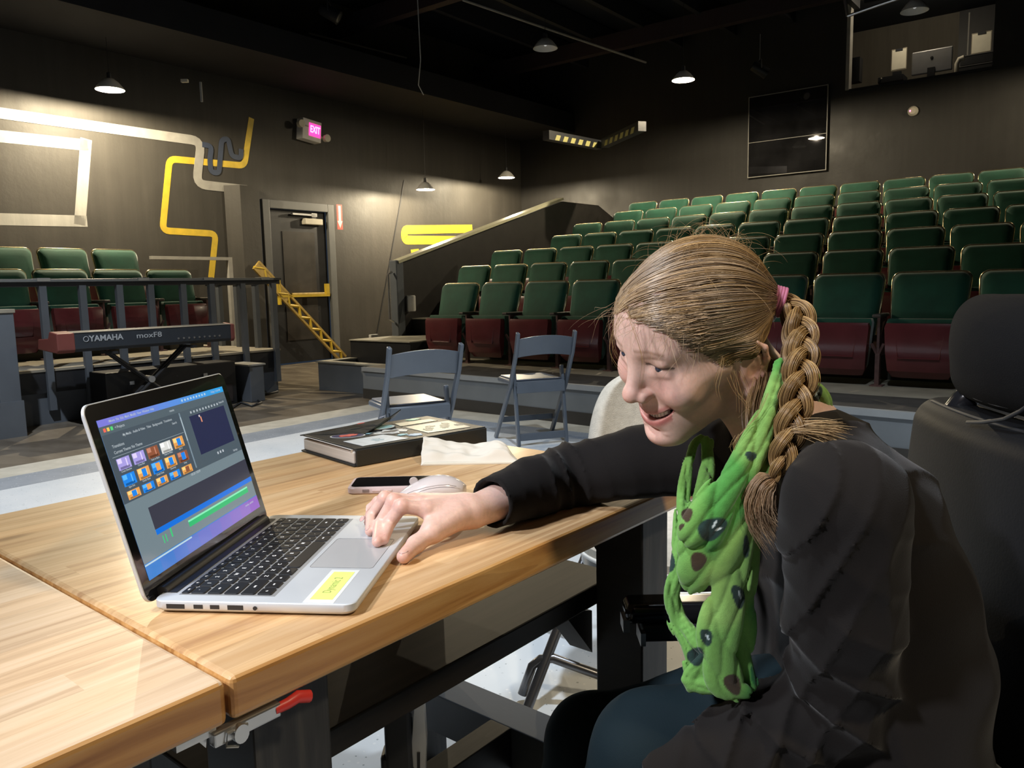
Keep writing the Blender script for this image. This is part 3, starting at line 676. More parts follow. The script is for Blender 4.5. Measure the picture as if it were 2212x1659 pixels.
def tabletop(u0, u1, m, parent, seed=0):
    mb = MB().box(u0, u1, FV, RV, TZ-TH_, TZ)
    o = obj('tabletop', mb, [m, M['pineedge']], parent, bevel=.006, bseg=3)
    for p in o.data.polygons:
        if abs(p.normal.z) < .5: p.material_index = 1
    return o
t1 = thing('wooden_table', 'pine topped work table with black legs under the laptop, right of the joint', 'table', (0, 0, 0), TT, 'joined pine work tables')
tabletop(JU+.002, RU, M['pine'], t1)
for (u, v) in ((.388, .655), (1.135, .66), (.388, 1.235), (1.135, 1.235)):
    obj('leg', MB().box(u, u+.09, v, v+.095, 0, TZ-TH_), M['postwood'], t1, bevel=.003)
obj('shelf', MB().box(.40, 1.215, .757, 1.235, .512, .55), M['shelfwood'], t1, bevel=.003)
for u in (1.14, .395):
    obj('end_rail', MB().box(u, u+.04, .755, 1.235, .655, TZ-TH_), M['blackwood'], t1, bevel=.002)
    obj('cross_stretcher', MB().box(u, u+.085, .755, 1.235, .11, .20), M['grey'], t1, bevel=.002)
obj('long_stretcher', MB().box(.48, 1.14, .965, 1.02, .11, .20), M['blackwood'], t1, bevel=.002)
for u in (1.15, .40):
    obj('brace', MB().prism([(.755, .69), (.755, .60), (.845, .705), (.755, .708)], .06, Matrix(((0, 0, 1, u), (1, 0, 0, 0), (0, 1, 0, 0), (0, 0, 0, 1)))), M['blackwood'], t1)
obj('brace', MB().prism([(1.137, .50), (1.137, .42), (1.06, .512), (1.10, .512)], .05, Matrix(((1, 0, 0, 0), (0, 0, 1, .765), (0, 1, 0, 0), (0, 0, 0, 1)))), M['blackwood'], t1)
t2 = thing('wooden_table', 'pine work table at the bottom left, left of the joint', 'table', (0, 0, 0), TT, 'joined pine work tables')
tabletop(-.85, JU-.002, M['pine_lit'], t2)
for (u, v) in ((.20, .655), (-.8, .66), (.20, 1.235), (-.8, 1.235)):
    obj('leg', MB().box(u, u+.09, v, v+.095, 0, TZ-TH_), M['postwood'], t2, bevel=.003)
obj('shelf', MB().box(-.79, .28, .757, 1.235, .512, .55), M['shelfwood'], t2, bevel=.003)
# toggle clamp holding the two tables together
t = thing('toggle_clamp', 'metal toggle clamp with red handle under the table joint', 'clamp', T3(JU, FV+.012, TZ-TH_-.0), TT); t.scale = (.52, .52, .62)
obj('body', MB().box(-.03, .10, -.02, .0, -.028, -.006), M['silver'], t, bevel=.003)
obj('pivot', MB().lathe([(.014, -.006), (.014, .006)], 16, Matrix.Translation((.015, -.024, -.02)) @ Matrix.Rotation(PI/2, 4, 'X')), M['silver'], t, smooth=True)
obj('hook_loop', MB().tube([(.03, -.024, -.012), (-.008, -.024, -.012), (-.012, -.024, -.03), (.01, -.024, -.038)], .0025, 6), M['silver'], t)
obj('handle', MB().tube([(.09, -.014, -.016), (.115, -.018, -.014), (.135, -.020, -.010), (.16, -.020, -.018)], [.008, .009, .010, .010], 10), mat('red rubber grip', (.75, .05, .04), .4), t, smooth=True)
obj('strike_plate', MB().box(-.09, -.02, -.01, .01, -.012, -.001).prism([(-.06, 0), (-.03, 0), (-.035, -.03)], .004, Matrix(((1, 0, 0, 0), (0, 0, 1, 0), (0, 1, 0, 0), (0, 0, 0, 1)))), M['silver'], t)
# stand under the table
q = on_y(862, 1530, 1.17)
t = thing('clamp_stand', 'black stand with a silver bracket on the floor under the table', 'stand', (q[0], q[1], 0))
obj('post', MB().lathe([(.02, 0), (.02, .33), (.024, .335)], 14), M['blackgloss'], t, smooth=True)
obj('clamp_head', MB().box(-.022, .02, -.022, .022, .32, .48).box(-.03, .02, -.02, .02, .30, .36), M['black'], t, bevel=.006)
obj('wing_knob', MB().tube([(-.02, 0, .43), (-.07, 0, .44)], [.008, .014], 8), M['black'], t, smooth=True)
obj('bracket', MB().prism([(.018, .22), (.032, .22), (.042, .38), (.040, .47), (.028, .46), (.018, .36)], .02, Matrix(((1, 0, 0, 0), (0, 0, 1, -.01), (0, 1, 0, 0), (0, 0, 0, 1)))), M['silver'], t)
obj('slot', MB().prism([(.024, .24), (.028, .24), (.032, .36), (.027, .36)], .002, Matrix(((1, 0, 0, 0), (0, 0, 1, -.012), (0, 1, 0, 0), (0, 0, 0, 1)))), M['black'], t)
obj('foot', MB().tube([(-.06, -.05, .01), (0, 0, .06), (.06, -.05, .01)], .01, 8).tube([(0, .06, .01), (0, 0, .06)], .01, 8), M['black'], t)

# ================================================================= LAPTOP
LY = -0.101770
lx, ly = np.array([math.cos(LY), math.sin(LY)]), np.array([-math.sin(LY), math.cos(LY)])
LA = np.array([-0.384233, 0.796359])
def lap_uv(x, y, z=.7645):
    p = on_z(x, y, z)[:2] - LA; return (float(p @ lx), float(p @ ly))
M['alu'] = mat('laptop aluminium', (0.66, 0.70, 0.74), 0.42, metal=0.35, bump=.02, bscale=900)
M['key'] = mat('black key cap', (0.012, 0.012, 0.014), 0.45)
M['legend'] = mat('white key legend', (.8, .8, .8), .5, emit=.35)
M['bezel'] = mat('black screen glass', (0.006, 0.006, 0.008), 0.08, coat=.6)
M['hinge'] = mat('black hinge cover', (0.02, 0.021, 0.024), 0.4)
lt = thing('laptop', 'open silver laptop with black keys and a film editing screen', 'laptop', (LA[0], LA[1], TZ), LY)
def rrect(x0, x1, y0, y1, r, n=6):
    out = []
    for cx, cy, a0 in ((x1-r, y0+r, -90), (x1-r, y1-r, 0), (x0+r, y1-r, 90), (x0+r, y0+r, 180)):
        for k in range(n+1): a = math.radians(a0 + 90*k/n); out.append((cx + r*math.cos(a), cy + r*math.sin(a)))
    return out
def slabr(pts_f, levels):
    """levels: (inset,z)"""
    vs = []; n = None
    for ins, z in levels:
        P_ = pts_f(ins); n = len(P_); vs += [(x, y, z) for x, y in P_]
    L = len(levels); fs = []
    for l in range(L-1):
        for i in range(n): fs.append((l*n+i, l*n+(i+1) % n, (l+1)*n+(i+1) % n, (l+1)*n+i))
    fs += [tuple(range(n-1, -1, -1)), tuple((L-1)*n+i for i in range(n))]
    return MB().add(vs, fs)
obj('base', slabr(lambda i: rrect(i, .219-i, i, .314-i, .012), [(.006, .0015), (.0025, .003), (.0, .0065), (0, .0135), (.0006, .0143), (.001, .0145)]), M['alu'], lt, smooth=True)
for x in (.02, .2):
    for y in (.02, .294): obj('foot', MB().lathe([(.007, 0), (.007, .003)], 14, Matrix.Translation((x, y, 0))), M['black'], lt)
obj('keyboard_well', MB().box(.021, .1275, .0165, .2965, .01445, .0147), mat('aluminium key well', (.42, .43, .44), .4, metal=.4), lt)
rows = [[1.02]*14, [1]*13+[1.5], [1.5]+[1]*13, [1.75]+[1]*11+[1.75], [2.25]+[1]*10+[2.25], [1, 1, 1, 1.25, 5, 1.25, 1, 1, 1, 1]]
labs = [['esc']+['F%d' % k for k in range(1, 13)]+['o'], list('`1234567890-=')+['del'], ['tab']+list('QWERTYUIOP[]\\'), ['caps']+list("ASDFGHJKL;'")+['ret'], ['shift']+list('ZXCVBNM,./')+['shift'], ['fn', 'ctrl', 'alt', 'cmd', '', 'cmd', 'alt', '<', '^', '>']]
xk = .0225; leg_v = []; leg_f = []
for ri, row in enumerate(rows):
    hgt = .0085 if ri == 0 else .0155; pitch = .0105 if ri == 0 else .0185
    tot = sum(row); un = .2765/tot; y = .018
    for ci, wk in enumerate(row):
        y0, y1 = y+.0013, y+wk*un-.0013; y += wk*un
        k = obj('key', slabr(lambda i: rrect(xk+i, xk+hgt-i, y0+i, y1-i, .0016, 2), [(0, .0147), (0, .0158), (.0006, .0161)]), M['key'], lt)
        s_ = labs[ri][ci]
        if s_:
            sz = .0035 if ri == 0 or len(s_) > 1 else .0062
            tm = text_mesh(s_, sz, 0, .0001)
            off = len(leg_v); cx, cy = xk+hgt/2, (y0+y1)/2
            leg_v += [(cx - v.co.y, cy + v.co.x, .01625) for v in tm.vertices]; leg_f += [tuple(i+off for i in p.vertices) for p in tm.polygons]
            bpy.data.meshes.remove(tm)
    xk += pitch
obj('key_legends', MB().add(leg_v, leg_f), M['legend'], lt)
obj('trackpad', slabr(lambda i: rrect(.1335+i, .2085-i, .1045+i, .2095-i, .004, 3), [(0, .01435), (0, .01455), (.0003, .0146)]), mat('trackpad glass', (.56, .575, .59), .3, metal=.3), lt)
obj('trackpad_gap', MB().tube([(x, y, .01455) for x, y in rrect(.1332, .2088, .1042, .2098, .004, 3)], .00025, 4, closed=True), M['hinge'], lt)
mb = MB()
for (x0, x1, z0, z1) in ((.016, .036, .0062, .0112), (.046, .056, .0065, .0110), (.064, .074, .0065, .0110), (.083, .100, .0060, .0112)):
    mb.box(x0, x1, -.0003, .002, z0, z1)
mb.lathe([(.0022, -.0004), (.0022, .001)], 12, Matrix.Translation((.113, 0, .0085)) @ Matrix.Rotation(PI/2, 4, 'X'))
obj('side_ports', mb, M['hinge'], lt)
# the hinge cover and the lid
LB = 0.25323
obj('hinge_cover', MB().tube([(-.001, .022, .0135), (-.001, .292, .0135)], .0075, 14).box(-.001, .016, .022, .292, .0138, .0152), M['hinge'], lt, smooth=True)
ml = Matrix(((0, -math.sin(LB), math.cos(LB), -.0045), (1, 0, 0, 0), (0, math.cos(LB), math.sin(LB), .0095), (0, 0, 0, 1)))
def lidobj(name, mb, m, **kw): return obj(name, mb, m, lt, matrix=ml, **kw)
lidobj('lid', slabr(lambda i: rrect(i, .314-i, 0+i, .2195-i, .012), [(.002, -.0055), (0, -.0035), (0, -.0006), (.0006, 0)]), M['alu'], smooth=True)
lidobj('screen_glass', slabr(lambda i: rrect(.0012+i, .3128-i, .0+i, .2182-i, .011), [(0, -.0002), (0, .0003)]), M['bezel'])
SX0, SX1, SY0, SY1 = .0145, .2995, .0215, .2005
def scr(s, t_): return (SX0+(SX1-SX0)*s, SY1-(SY1-SY0)*t_)
cols = {}
def cmat(c, e=.9):
    k = (c, e)
    if k not in cols:
        m, nt, p = new_mat('screen colour'); p.inputs['Base Color'].default_value = (0, 0, 0, 1); p.inputs['Roughness'].default_value = .12
        p.inputs['Emission Color'].default_value = (*c, 1); p.inputs['Emission Strength'].default_value = e; cols[k] = m
    return cols[k]
class Disp:
    def __init__(s): s.v = []; s.f = []; s.mi = []; s.ms = []
    def q(s, s0, t0, s1, t1, c, e=.9, z=.0005, c2=None, n=1):
        for k in range(n):
            a, b = k/n, (k+1)/n
            cc = c if c2 is None else tuple(round(c[i]*(1-(a+b)/2)+c2[i]*(a+b)/2, 3) for i in range(3))
            x0, y0 = scr(s0+(s1-s0)*a, t1); x1, y1 = scr(s0+(s1-s0)*b, t0); i = len(s.v)
            s.v += [(x0, y0, z), (x1, y0, z), (x1, y1, z), (x0, y1, z)]; s.f.append((i, i+1, i+2, i+3))
            m = cmat(cc, e)
            if m not in s.ms: s.ms.append(m)
            s.mi.append(s.ms.index(m))
    def build(s, name):
        o = lidobj(name, MB().add(s.v, s.f), s.ms)
        for p, i in zip(o.data.polygons, s.mi): p.material_index = i
        return o
D = Disp()
g1 = (.19, .25, .28)
D.q(0, 0, 1, 1, (.03, .22, .62), 1.0)
D.q(0, 0, 1, .042, (.22, .20, .72), 1.0, .0006, (.02, .36, .78), 12)
D.q(0, .042, 1, .90, g1, .95, .0006)
D.q(0, .042, 1, .094, (.10, .135, .16), .95, .0007)
D.q(0, .094, .545, .52, (.075, .10, .125), .95, .0008); D.q(.545, .094, 1, .52, (.085, .115, .14), .95, .0008)
D.q(.545, .10, .555, .50, (.22, .30, .36), .9, .0009); D.q(.545, .13, .553, .30, (.45, .55, .60), .9, .0010)
D.q(.62, .145, .955, .43, (.028, .032, .080), .95, .0009)
D.q(.71, .17, .72, .21, (.9, .35, .2), .9, .0010); D.q(.70, .155, .712, .17, (.8, .7, .7), .9, .0010)
D.q(.02, .235, .54, .238, (.35, .42, .46), .9, .0009)
# timeline
D.q(.13, .60, 1, .745, (.05, .05, .072), .95, .0008); D.q(.13, .745, 1, .78, (.01, .17, .72), 1.0, .0009)
D.q(.36, .80, .93, .845, (.03, .50, .17), 1.0, .0009); D.q(.36, .80, .93, .812, (.25, .85, .5), 1.0, .0010)
D.q(.16, .80, .166, .85, (.05, .6, .2), 1, .0009); D.q(.18, .80, .186, .85, (.05, .6, .2), 1, .0009); D.q(.22, .78, .23, .84, (.05, .6, .2), 1, .0009)
D.q(0, .905, .35, .915, (.55, .75, .85), .9, .0009); D.q(.9, .905, 1, 1, (.28, .12, .50), 1, .0007)
D.q(0, .905, 1, 1, (.02, .22, .62), 1.0, .0007, (.30, .12, .52), 10)
for k in range(10): D.q(.64+.028*k, .112, .652+.028*k, .128, (.5, .56, .6), .9, .0010)
for k in range(9): D.q(.60+.026*k, .014, .611+.026*k, .029, (.55, .75, .85), .9, .0010)
for k in (.76, .785, .81): D.q(k, .458, k+.012, .476, (.6, .65, .7), .9, .0010)
# circles of the window buttons, small text marks
for k, c in enumerate(((.9, .15, .1), (.9, .6, .1), (.1, .7, .2))): D.q(.02+.022*k, .055, .035+.022*k, .078, c, 1, .0009)
D.build('display')
TP = []
purple, blue, orange, brown, white = (.42, .36, .80), (.02, .25, .85), (.85, .38, .10), (.30, .10, .05), (.75, .75, .72)
plan = [[(purple, None), (purple, None), (brown, None), (white, None), (orange, blue)], [(blue, None), (orange, blue), (blue, orange), (orange, blue), (brown, blue)], [(orange, blue), (blue, orange), (orange, blue), (blue, orange), (orange, brown)]]
for r_, row in enumerate(plan):
    for c_, (a, b) in enumerate(row):
        d_ = Disp(); s0 = .035+.100*c_; t0 = .252+.102*r_; hh = .072 if r_ < 2 else .052
        d_.q(s0, t0, s0+.082, t0+hh, a, 1.0, .0010)
        lt_ = tuple(min(1, x*1.7+.08) for x in a); dk = tuple(x*.45 for x in a)
        d_.q(s0+.004, t0+.003, s0+.03, t0+hh*.45, lt_, 1, .0011); d_.q(s0+.01, t0+hh*.75, s0+.07, t0+hh*.95, dk, 1, .0011)
        d_.q(s0+.055, t0+.008, s0+.062, t0+hh*.8, lt_, 1, .0011)
        if b: d_.q(s0+.028, t0+hh*.12, s0+.058, t0+hh*.8, b, 1, .0012)
        d_.build('thumbnail')
tv, tf = [], []
def stext(txt, s, t_, size):
    tm = text_mesh(txt, size*.78, 0, .00004); off = len(tv); x, y = scr(s, t_)
    lidobj('caption', MB().add([(x+v.co.x, y+v.co.y, .0013) for v in tm.vertices], [tuple(p.vertices) for p in tm.polygons]), cmat((.50, .56, .60), .95)); bpy.data.meshes.remove(tm)
for txt, s, t_, z in (('iMovie  File  Edit  Mark  Modify  View  Window  Help', .22, .022, .0052), ('Friday 1 3:26 PM', .92, .022, .005), ('< Projects', .12, .068, .0055), ('My Media   Audio & Video   Titles   Backgrounds   Transitions', .30, .125, .0052), ('Transitions', .075, .175, .0062), ('Current Theme: No Theme', .13, .212, .006), ('movie', .50, .068, .0055), ('Reset All', .94, .115, .005), ('00:20 / 02:09', .53, .53, .0055), ('Settings', .93, .50, .005), ('Search', .49, .155, .005), ('movies_untitled', .9, .93, .005)):
    stext(txt, s, t_, z)
for r_, row in enumerate((('Cross Dissolve', 'Cross Blur', 'Fade to Black', 'Fade to White', 'Spin In'), ('Spin Out', 'Circle Open', 'Circle Close', 'Doorway', 'Swap'))):
    for c_, s_ in enumerate(row): stext(s_, 0.076+.1*c_, .333+.102*r_, .0040)
# taped name label
c4 = [lap_uv(671, 1295), lap_uv(718, 1296), lap_uv(767, 1236), lap_uv(720, 1236)]
xa = min(c[0] for c in c4); xb = max(c[0] for c in c4); y0 = (c4[0][1]+c4[1][1])/2; y1 = (c4[2][1]+c4[3][1])/2; x0 = (c4[0][0]+c4[3][0])/2; x1 = (c4[1][0]+c4[2][0])/2
obj('label_tape', MB().box(x0-.005, x1+.004, y0-.009, y1+.007, .0145, .0147), mat('clear white tape', (.72, .76, .76), .3), lt)
lab_ = obj('name_label', MB().box(x0, x1, y0, y1, .0147, .0149), mat('yellow label', (.70, .85, .22), .5), lt); lab_['label'] = 'yellow paper name label'
tm = text_mesh('Dynamic 2', .0135, 0, 0, .78)
obj('label_writing', tm, mat('pencil writing', (.30, .36, .10), .6), lt, matrix=Matrix(((0, -1, 0, (x0+x1)/2), (1, 0, 0, (y0+y1)/2), (0, 0, 1, .0150), (0, 0, 0, 1))))
obj('power_plug', MB().box(.02, .034, .314, .322, .004, .012), M['black'], lt, bevel=.002)

# ================================================================= PHONE, MOUSE, BOOK, NAPKIN
pc = on_z(752, 1066, .752)
ph = thing('smartphone', 'smartphone with dark screen in a pale pink case on the table', 'phone', (pc[0]-.002, pc[1]-.002, TZ), math.radians(1))
pl, pw = .152, .076
M['pinkcase'] = mat('pale pink silicone case', (.55, .43, .42), .45)
obj('case', slabr(lambda i: rrect(i, pl-i, i, pw-i, .013), [(.002, 0), (0, .002), (0, .0095), (.0015, .0115), (.0035, .0118)]), M['pinkcase'], ph, smooth=True)
obj('screen', slabr(lambda i: rrect(.0055+i, pl-.0055-i, .0055+i, pw-.0055-i, .009), [(0, .0105), (0, .0121)]), M['bezel'], ph)
obj('side_button', MB().box(.042, .056, -.0008, .001, .004, .0078).box(.061, .075, -.0008, .001, .004, .0078), mat('pink case button', (.62, .48, .47), .4), ph, bevel=.001)
obj('mute_cutout', MB().box(.026, .037, -.0004, .001, .0035, .0085).box(.028, .035, -.0008, .001, .0048, .0072), mat('cutout shadow grey', (.28, .22, .22), .5), ph)

mc = on_z(925, 1080, .75)
ms = thing('computer_mouse', 'white glossy computer mouse between the phone and the hand', 'mouse', (-.131, 1.238, TZ), math.radians(4))
def mouse_mesh(scale=1.0, zlim=None):
    nu, nv = 32, 24; vs = []; fs = []
    for i in range(nu+1):
        s_ = i/nu; x = -.054 + .108*s_
        wv = .031*math.sin(PI*min(max(s_, .0), 1))**.38*(1-.08*s_); top = .036*math.sin(PI*(s_*.9+.03))**.62*(.72+.38*s_)
        for j in range(nv+1):
            a = PI*j/nv; yy = wv*math.cos(a); zz = .0025+top*math.sin(a)**.7
            # waist under the thumb
            if j < nv/2: yy += 0.004*math.exp(-((s_-.55)/.2)**2)*0
            vs.append((x*scale, yy*scale, zz))
    for i in range(nu):
        for j in range(nv): k = i*(nv+1)+j; fs.append((k, k+1, k+nv+2, k+nv+1))
    return MB().add(vs, fs)
M['mouse'] = mat('white glossy plastic', (.66, .60, .59), .16, coat=.5)
obj('shell', mouse_mesh(), M['mouse'], ms, smooth='full')
obj('underside', MB().ball((0, 0, .004), (.05, .028, .0038), 20), M['mouse'], ms, smooth='full')
obj('button_seam', MB().tube([(-.050, -.0225, .010), (-.030, -.0290, .019), (-.010, -.0300, .0245), (.010, -.0290, .0270), (.025, -.0265, .0265), (.038, -.0215, .022)], .0005, 5), mat('seam grey', (.3, .27, .27), .5), ms)
obj('scroll_wheel', MB().lathe([(.0065, -.0025), (.0072, 0), (.0065, .0025)], 20, Matrix.Translation((-.030, 0, .0275)) @ Matrix.Rotation(PI/2, 4, 'X')), mat('grey wheel', (.5, .46, .46), .4), ms, smooth=True)

# sketchbook
bk0 = on_z(765, 1010, .75); ba = math.radians(41.5)
bt = thing('sketchbook', 'thick black sticker covered sketchbook with a bent cover on the table', 'book', (bk0[0], bk0[1], TZ), ba)
BL, BW, BT = .325, .215, .036
M['bookblack'] = mat('black leatherette cover', (.022, .024, .024), .42, bump=.15, bscale=300)
M['pages'] = mat('cream page block', (.72, .65, .57), .8, var=.1, vscale=4, stretch=(1, 1, 60))
obj('bottom_cover', MB().box(0, BL, 0, BW, 0, .004), M['bookblack'], bt, bevel=.001)
obj('pages', MB().box(.004, BL-.002, .006, BW-.004, .004, BT-.008), M['pages'], bt, bevel=.003)
obj('torn_liner', MB().add([(.001, .012, BT-.010), (.001, BW-.002, BT-.003), (.012, BW-.002, BT-.0045), (.016, .12, BT-.0045), (.010, .06, BT-.0045), (.03, .012, BT-.005), (.001, .012, BT-.004), (.001, BW*.5, BT-.003)], [(0, 5, 4, 3, 2, 1, 7, 6)]), mat('torn paper liner', (.75, .70, .66), .8), bt)
obj('spine_flap', MB().box(.004, BL, -.004, .001, .001, BT-.003), M['bookblack'], bt, bevel=.0015)
obj('top_cover', MB().box(.006, BL, 0, BW, BT-.005, BT-.001), M['bookblack'], bt, bevel=.0012)
# folded back corner of the cover standing up
fl = MB().add([(.0, BW+.002, BT-.001), (.10, BW-.095, BT+.001), (.245, BW-.01, BT+.026), (.235, BW+.002, BT+.010), (.12, BW+.004, BT+.003),
               (.0, BW+.002, BT-.003), (.10, BW-.095, BT-.001), (.245, BW-.01, BT+.023), (.235, BW+.002, BT+.007), (.12, BW+.004, BT)],
              [(0, 1, 2, 3, 4), (9, 8, 7, 6, 5), (0, 5, 6, 1), (1, 6, 7, 2), (2, 7, 8, 3), (3, 8, 9, 4), (4, 9, 5, 0)])
cf = obj('bent_cover_corner', fl, M['bookblack'], bt)
def sticker(name, pts, c, z=BT-.0006, parent=bt, rough=.4, label=None, d=.0004):
    o = obj(name, MB().prism(pts, d, Matrix.Translation((0, 0, z))), mat('sticker', c, rough, var=.12, vscale=60), parent)
    if label: o['label'] = label
    return o
def ell(cx, cy, rx, ry, n=24, rot=0): return [(cx+rx*math.cos(2*PI*k/n)*math.cos(rot)-ry*math.sin(2*PI*k/n)*math.sin(rot), cy+rx*math.cos(2*PI*k/n)*math.sin(rot)+ry*math.sin(2*PI*k/n)*math.cos(rot)) for k in range(n)]
def wob(cx, cy, rx, ry, n=22, seed=0, amp=.25):
    rnd = random.Random(seed); return [(cx+rx*math.cos(2*PI*k/n)*(1+amp*rnd.uniform(-1, 1)), cy+ry*math.sin(2*PI*k/n)*(1+amp*rnd.uniform(-1, 1))) for k in range(n)]
sticker('oval_sticker', ell(.062, .128, .036, .022, rot=-.5), (.78, .78, .76), label='white rimmed oval sticker with red picture')
sticker('oval_sticker_field', ell(.062, .128, .033, .019, rot=-.5), (.05, .05, .12), BT-.0001)
sticker('oval_sticker_picture', wob(.062, .128, .020, .011, seed=2), (.75, .16, .12), BT+.0004)
sticker('square_sticker', [(.028, .012), (.135, .012), (.120, .085), (.025, .082)], (.70, .74, .75), label='pale blue square sticker')
sticker('square_sticker_mark', wob(.08, .045, .012, .012, seed=8, amp=.5), (.45, .55, .58), BT-.0001)
sticker('line_art_sticker', wob(.150, .105, .040, .020, 34, 3, .45), (.72, .72, .68), label='white line art sticker')
sticker('line_art_ink', wob(.150, .105, .018, .008, 20, 5, .5), (.25, .22, .18), BT-.0001)
sticker('scene_sticker', [(.195, .03), (.30, .02), (.315, .12), (.20, .125)], (.62, .56, .42), label='beige landscape sticker')
for k in range(7): sticker('scene_sticker_ink', wob(.215+.014*k, .06+.03*((k*37) % 3)/2, .008, .012, 12, k+20, .5), (.12, .13, .11), BT-.0001)
sticker('round_sticker', ell(.165, .165, .032, .026), (.72, .75, .70)); sticker('round_sticker_field', ell(.165, .165, .027, .021), (.32, .52, .50), BT-.0001)
sticker('blue_sticker', wob(.165, .035, .016, .012, seed=11), (.25, .42, .60)); sticker('blue_sticker', wob(.148, .055, .012, .008, seed=12), (.30, .60, .68)); sticker('small_sticker', wob(.108, .118, .008, .006, seed=13), (.35, .6, .7))
sticker('cream_sticker', [(.20, .14), (.30, .14), (.30, .17), (.21, .18)], (.62, .55, .38)); sticker('green_sticker', wob(.27, .195, .02, .01, seed=14), (.3, .55, .4))
nf = Vector((.145, .012, .028)).normalized()
def onflap(s, t_, up=.0014):  # s along the outer edge, t inwards
    A0 = Vector((.0, BW+.002, BT-.001)); A1 = Vector((.235, BW+.002, BT+.010)); B0_ = Vector((.10, BW-.095, BT+.001)); B1 = Vector((.245, BW-.01, BT+.026))
    p = (A0*(1-s)+A1*s)*(1-t_) + (B0_*(1-s)+B1*s)*t_; return (p.x, p.y, p.z+up)
for (s, t_, ds, dt, c, nm) in ((.22, .12, .20, .09, (.72, .74, .74), 'white_sticker'), (.56, .10, .16, .08, (.74, .74, .70), 'white_sticker'), (.40, .30, .22, .10, (.70, .72, .72), 'white_sticker'), (.72, .12, .12, .14, (.70, .72, .74), 'white_sticker'), (.80, .30, .13, .16, (.10, .20, .60), 'blue_cloud_sticker'), (.40, .52, .07, .10, (.70, .12, .10), 'red_sticker'), (.62, .45, .11, .13, (.72, .72, .70), 'wing_sticker'), (.66, .72, .09, .10, (.5, .5, .6), 'lilac_sticker')):
    rnd = random.Random(int(s*100)); n = 16
    pp = [onflap(s+ds*.5*math.cos(2*PI*k/n)*(1+.2*rnd.uniform(-1, 1)), t_+dt*.8*math.sin(2*PI*k/n)*(1+.2*rnd.uniform(-1, 1)), .0036) for k in range(n)]
    obj(nm, MB().add(pp, [tuple(range(n))]), mat('sticker', c, .4), bt)

# folded paper napkin : a pleated, crumpled sheet
n0 = on_z(905, 1004, .75)
nk = thing('napkin', 'crumpled off white paper napkin beside the sketchbook', 'napkin', (n0[0]+.004, n0[1]-.012, TZ), math.radians(0))
nu, nv = 60, 26; vs = []; fs = []; rnd = random.Random(4)
from mathutils import noise as mnoise
def napz(s, t_):
    ridge = .034*(1-s)**1.2*(1-abs(t_-.72)/.72 if t_ < .72 else 1) + .024*math.exp(-((s-.78)/.14)**2)*(1-abs(t_-.6))
    w = mnoise.noise(Vector((s*9, t_*7, 1.3)))*.004 + abs(mnoise.noise(Vector((s*4+3, t_*9, 5))))*.007
    e = min(1, 6*t_, 6*(1-t_)+.35)
    return max(.0006, (.008 + ridge + w)*e*min(1, 8*(1-s)+.03))
for i in range(nu+1):
    for j in range(nv+1):
        s_, t_ = i/nu, j/nv; x = .192*s_*(1-.04*t_) + .002*mnoise.noise(Vector((t_*6, s_*3, 0))); y = (.005 + .085*t_)*(1-.55*s_**3) + .004*mnoise.noise(Vector((s_*5, 2, t_*3)))
        vs.append((x, y, napz(s_, t_)))
for i in range(nu):
    for j in range(nv): k = i*(nv+1)+j; fs.append((k, k+nv+1, k+nv+2, k+1))
nm_ = obj('napkin_sheet', MB().add(vs, fs), mat('napkin paper', (.68, .64, .56), .85, var=.05), nk, smooth='full')
so = nm_.modifiers.new('solid', 'SOLIDIFY'); so.thickness = .0008; so.offset = -1
obj('under_fold', slabr(lambda i: [(.004+i, .003+i), (.188-i, .002+i), (.14-i, .06-i), (.004+i, .085-i)], [(0, .0003), (0, .003), (.003, .005)]), mat('napkin paper', (.66, .62, .52), .85), nk)

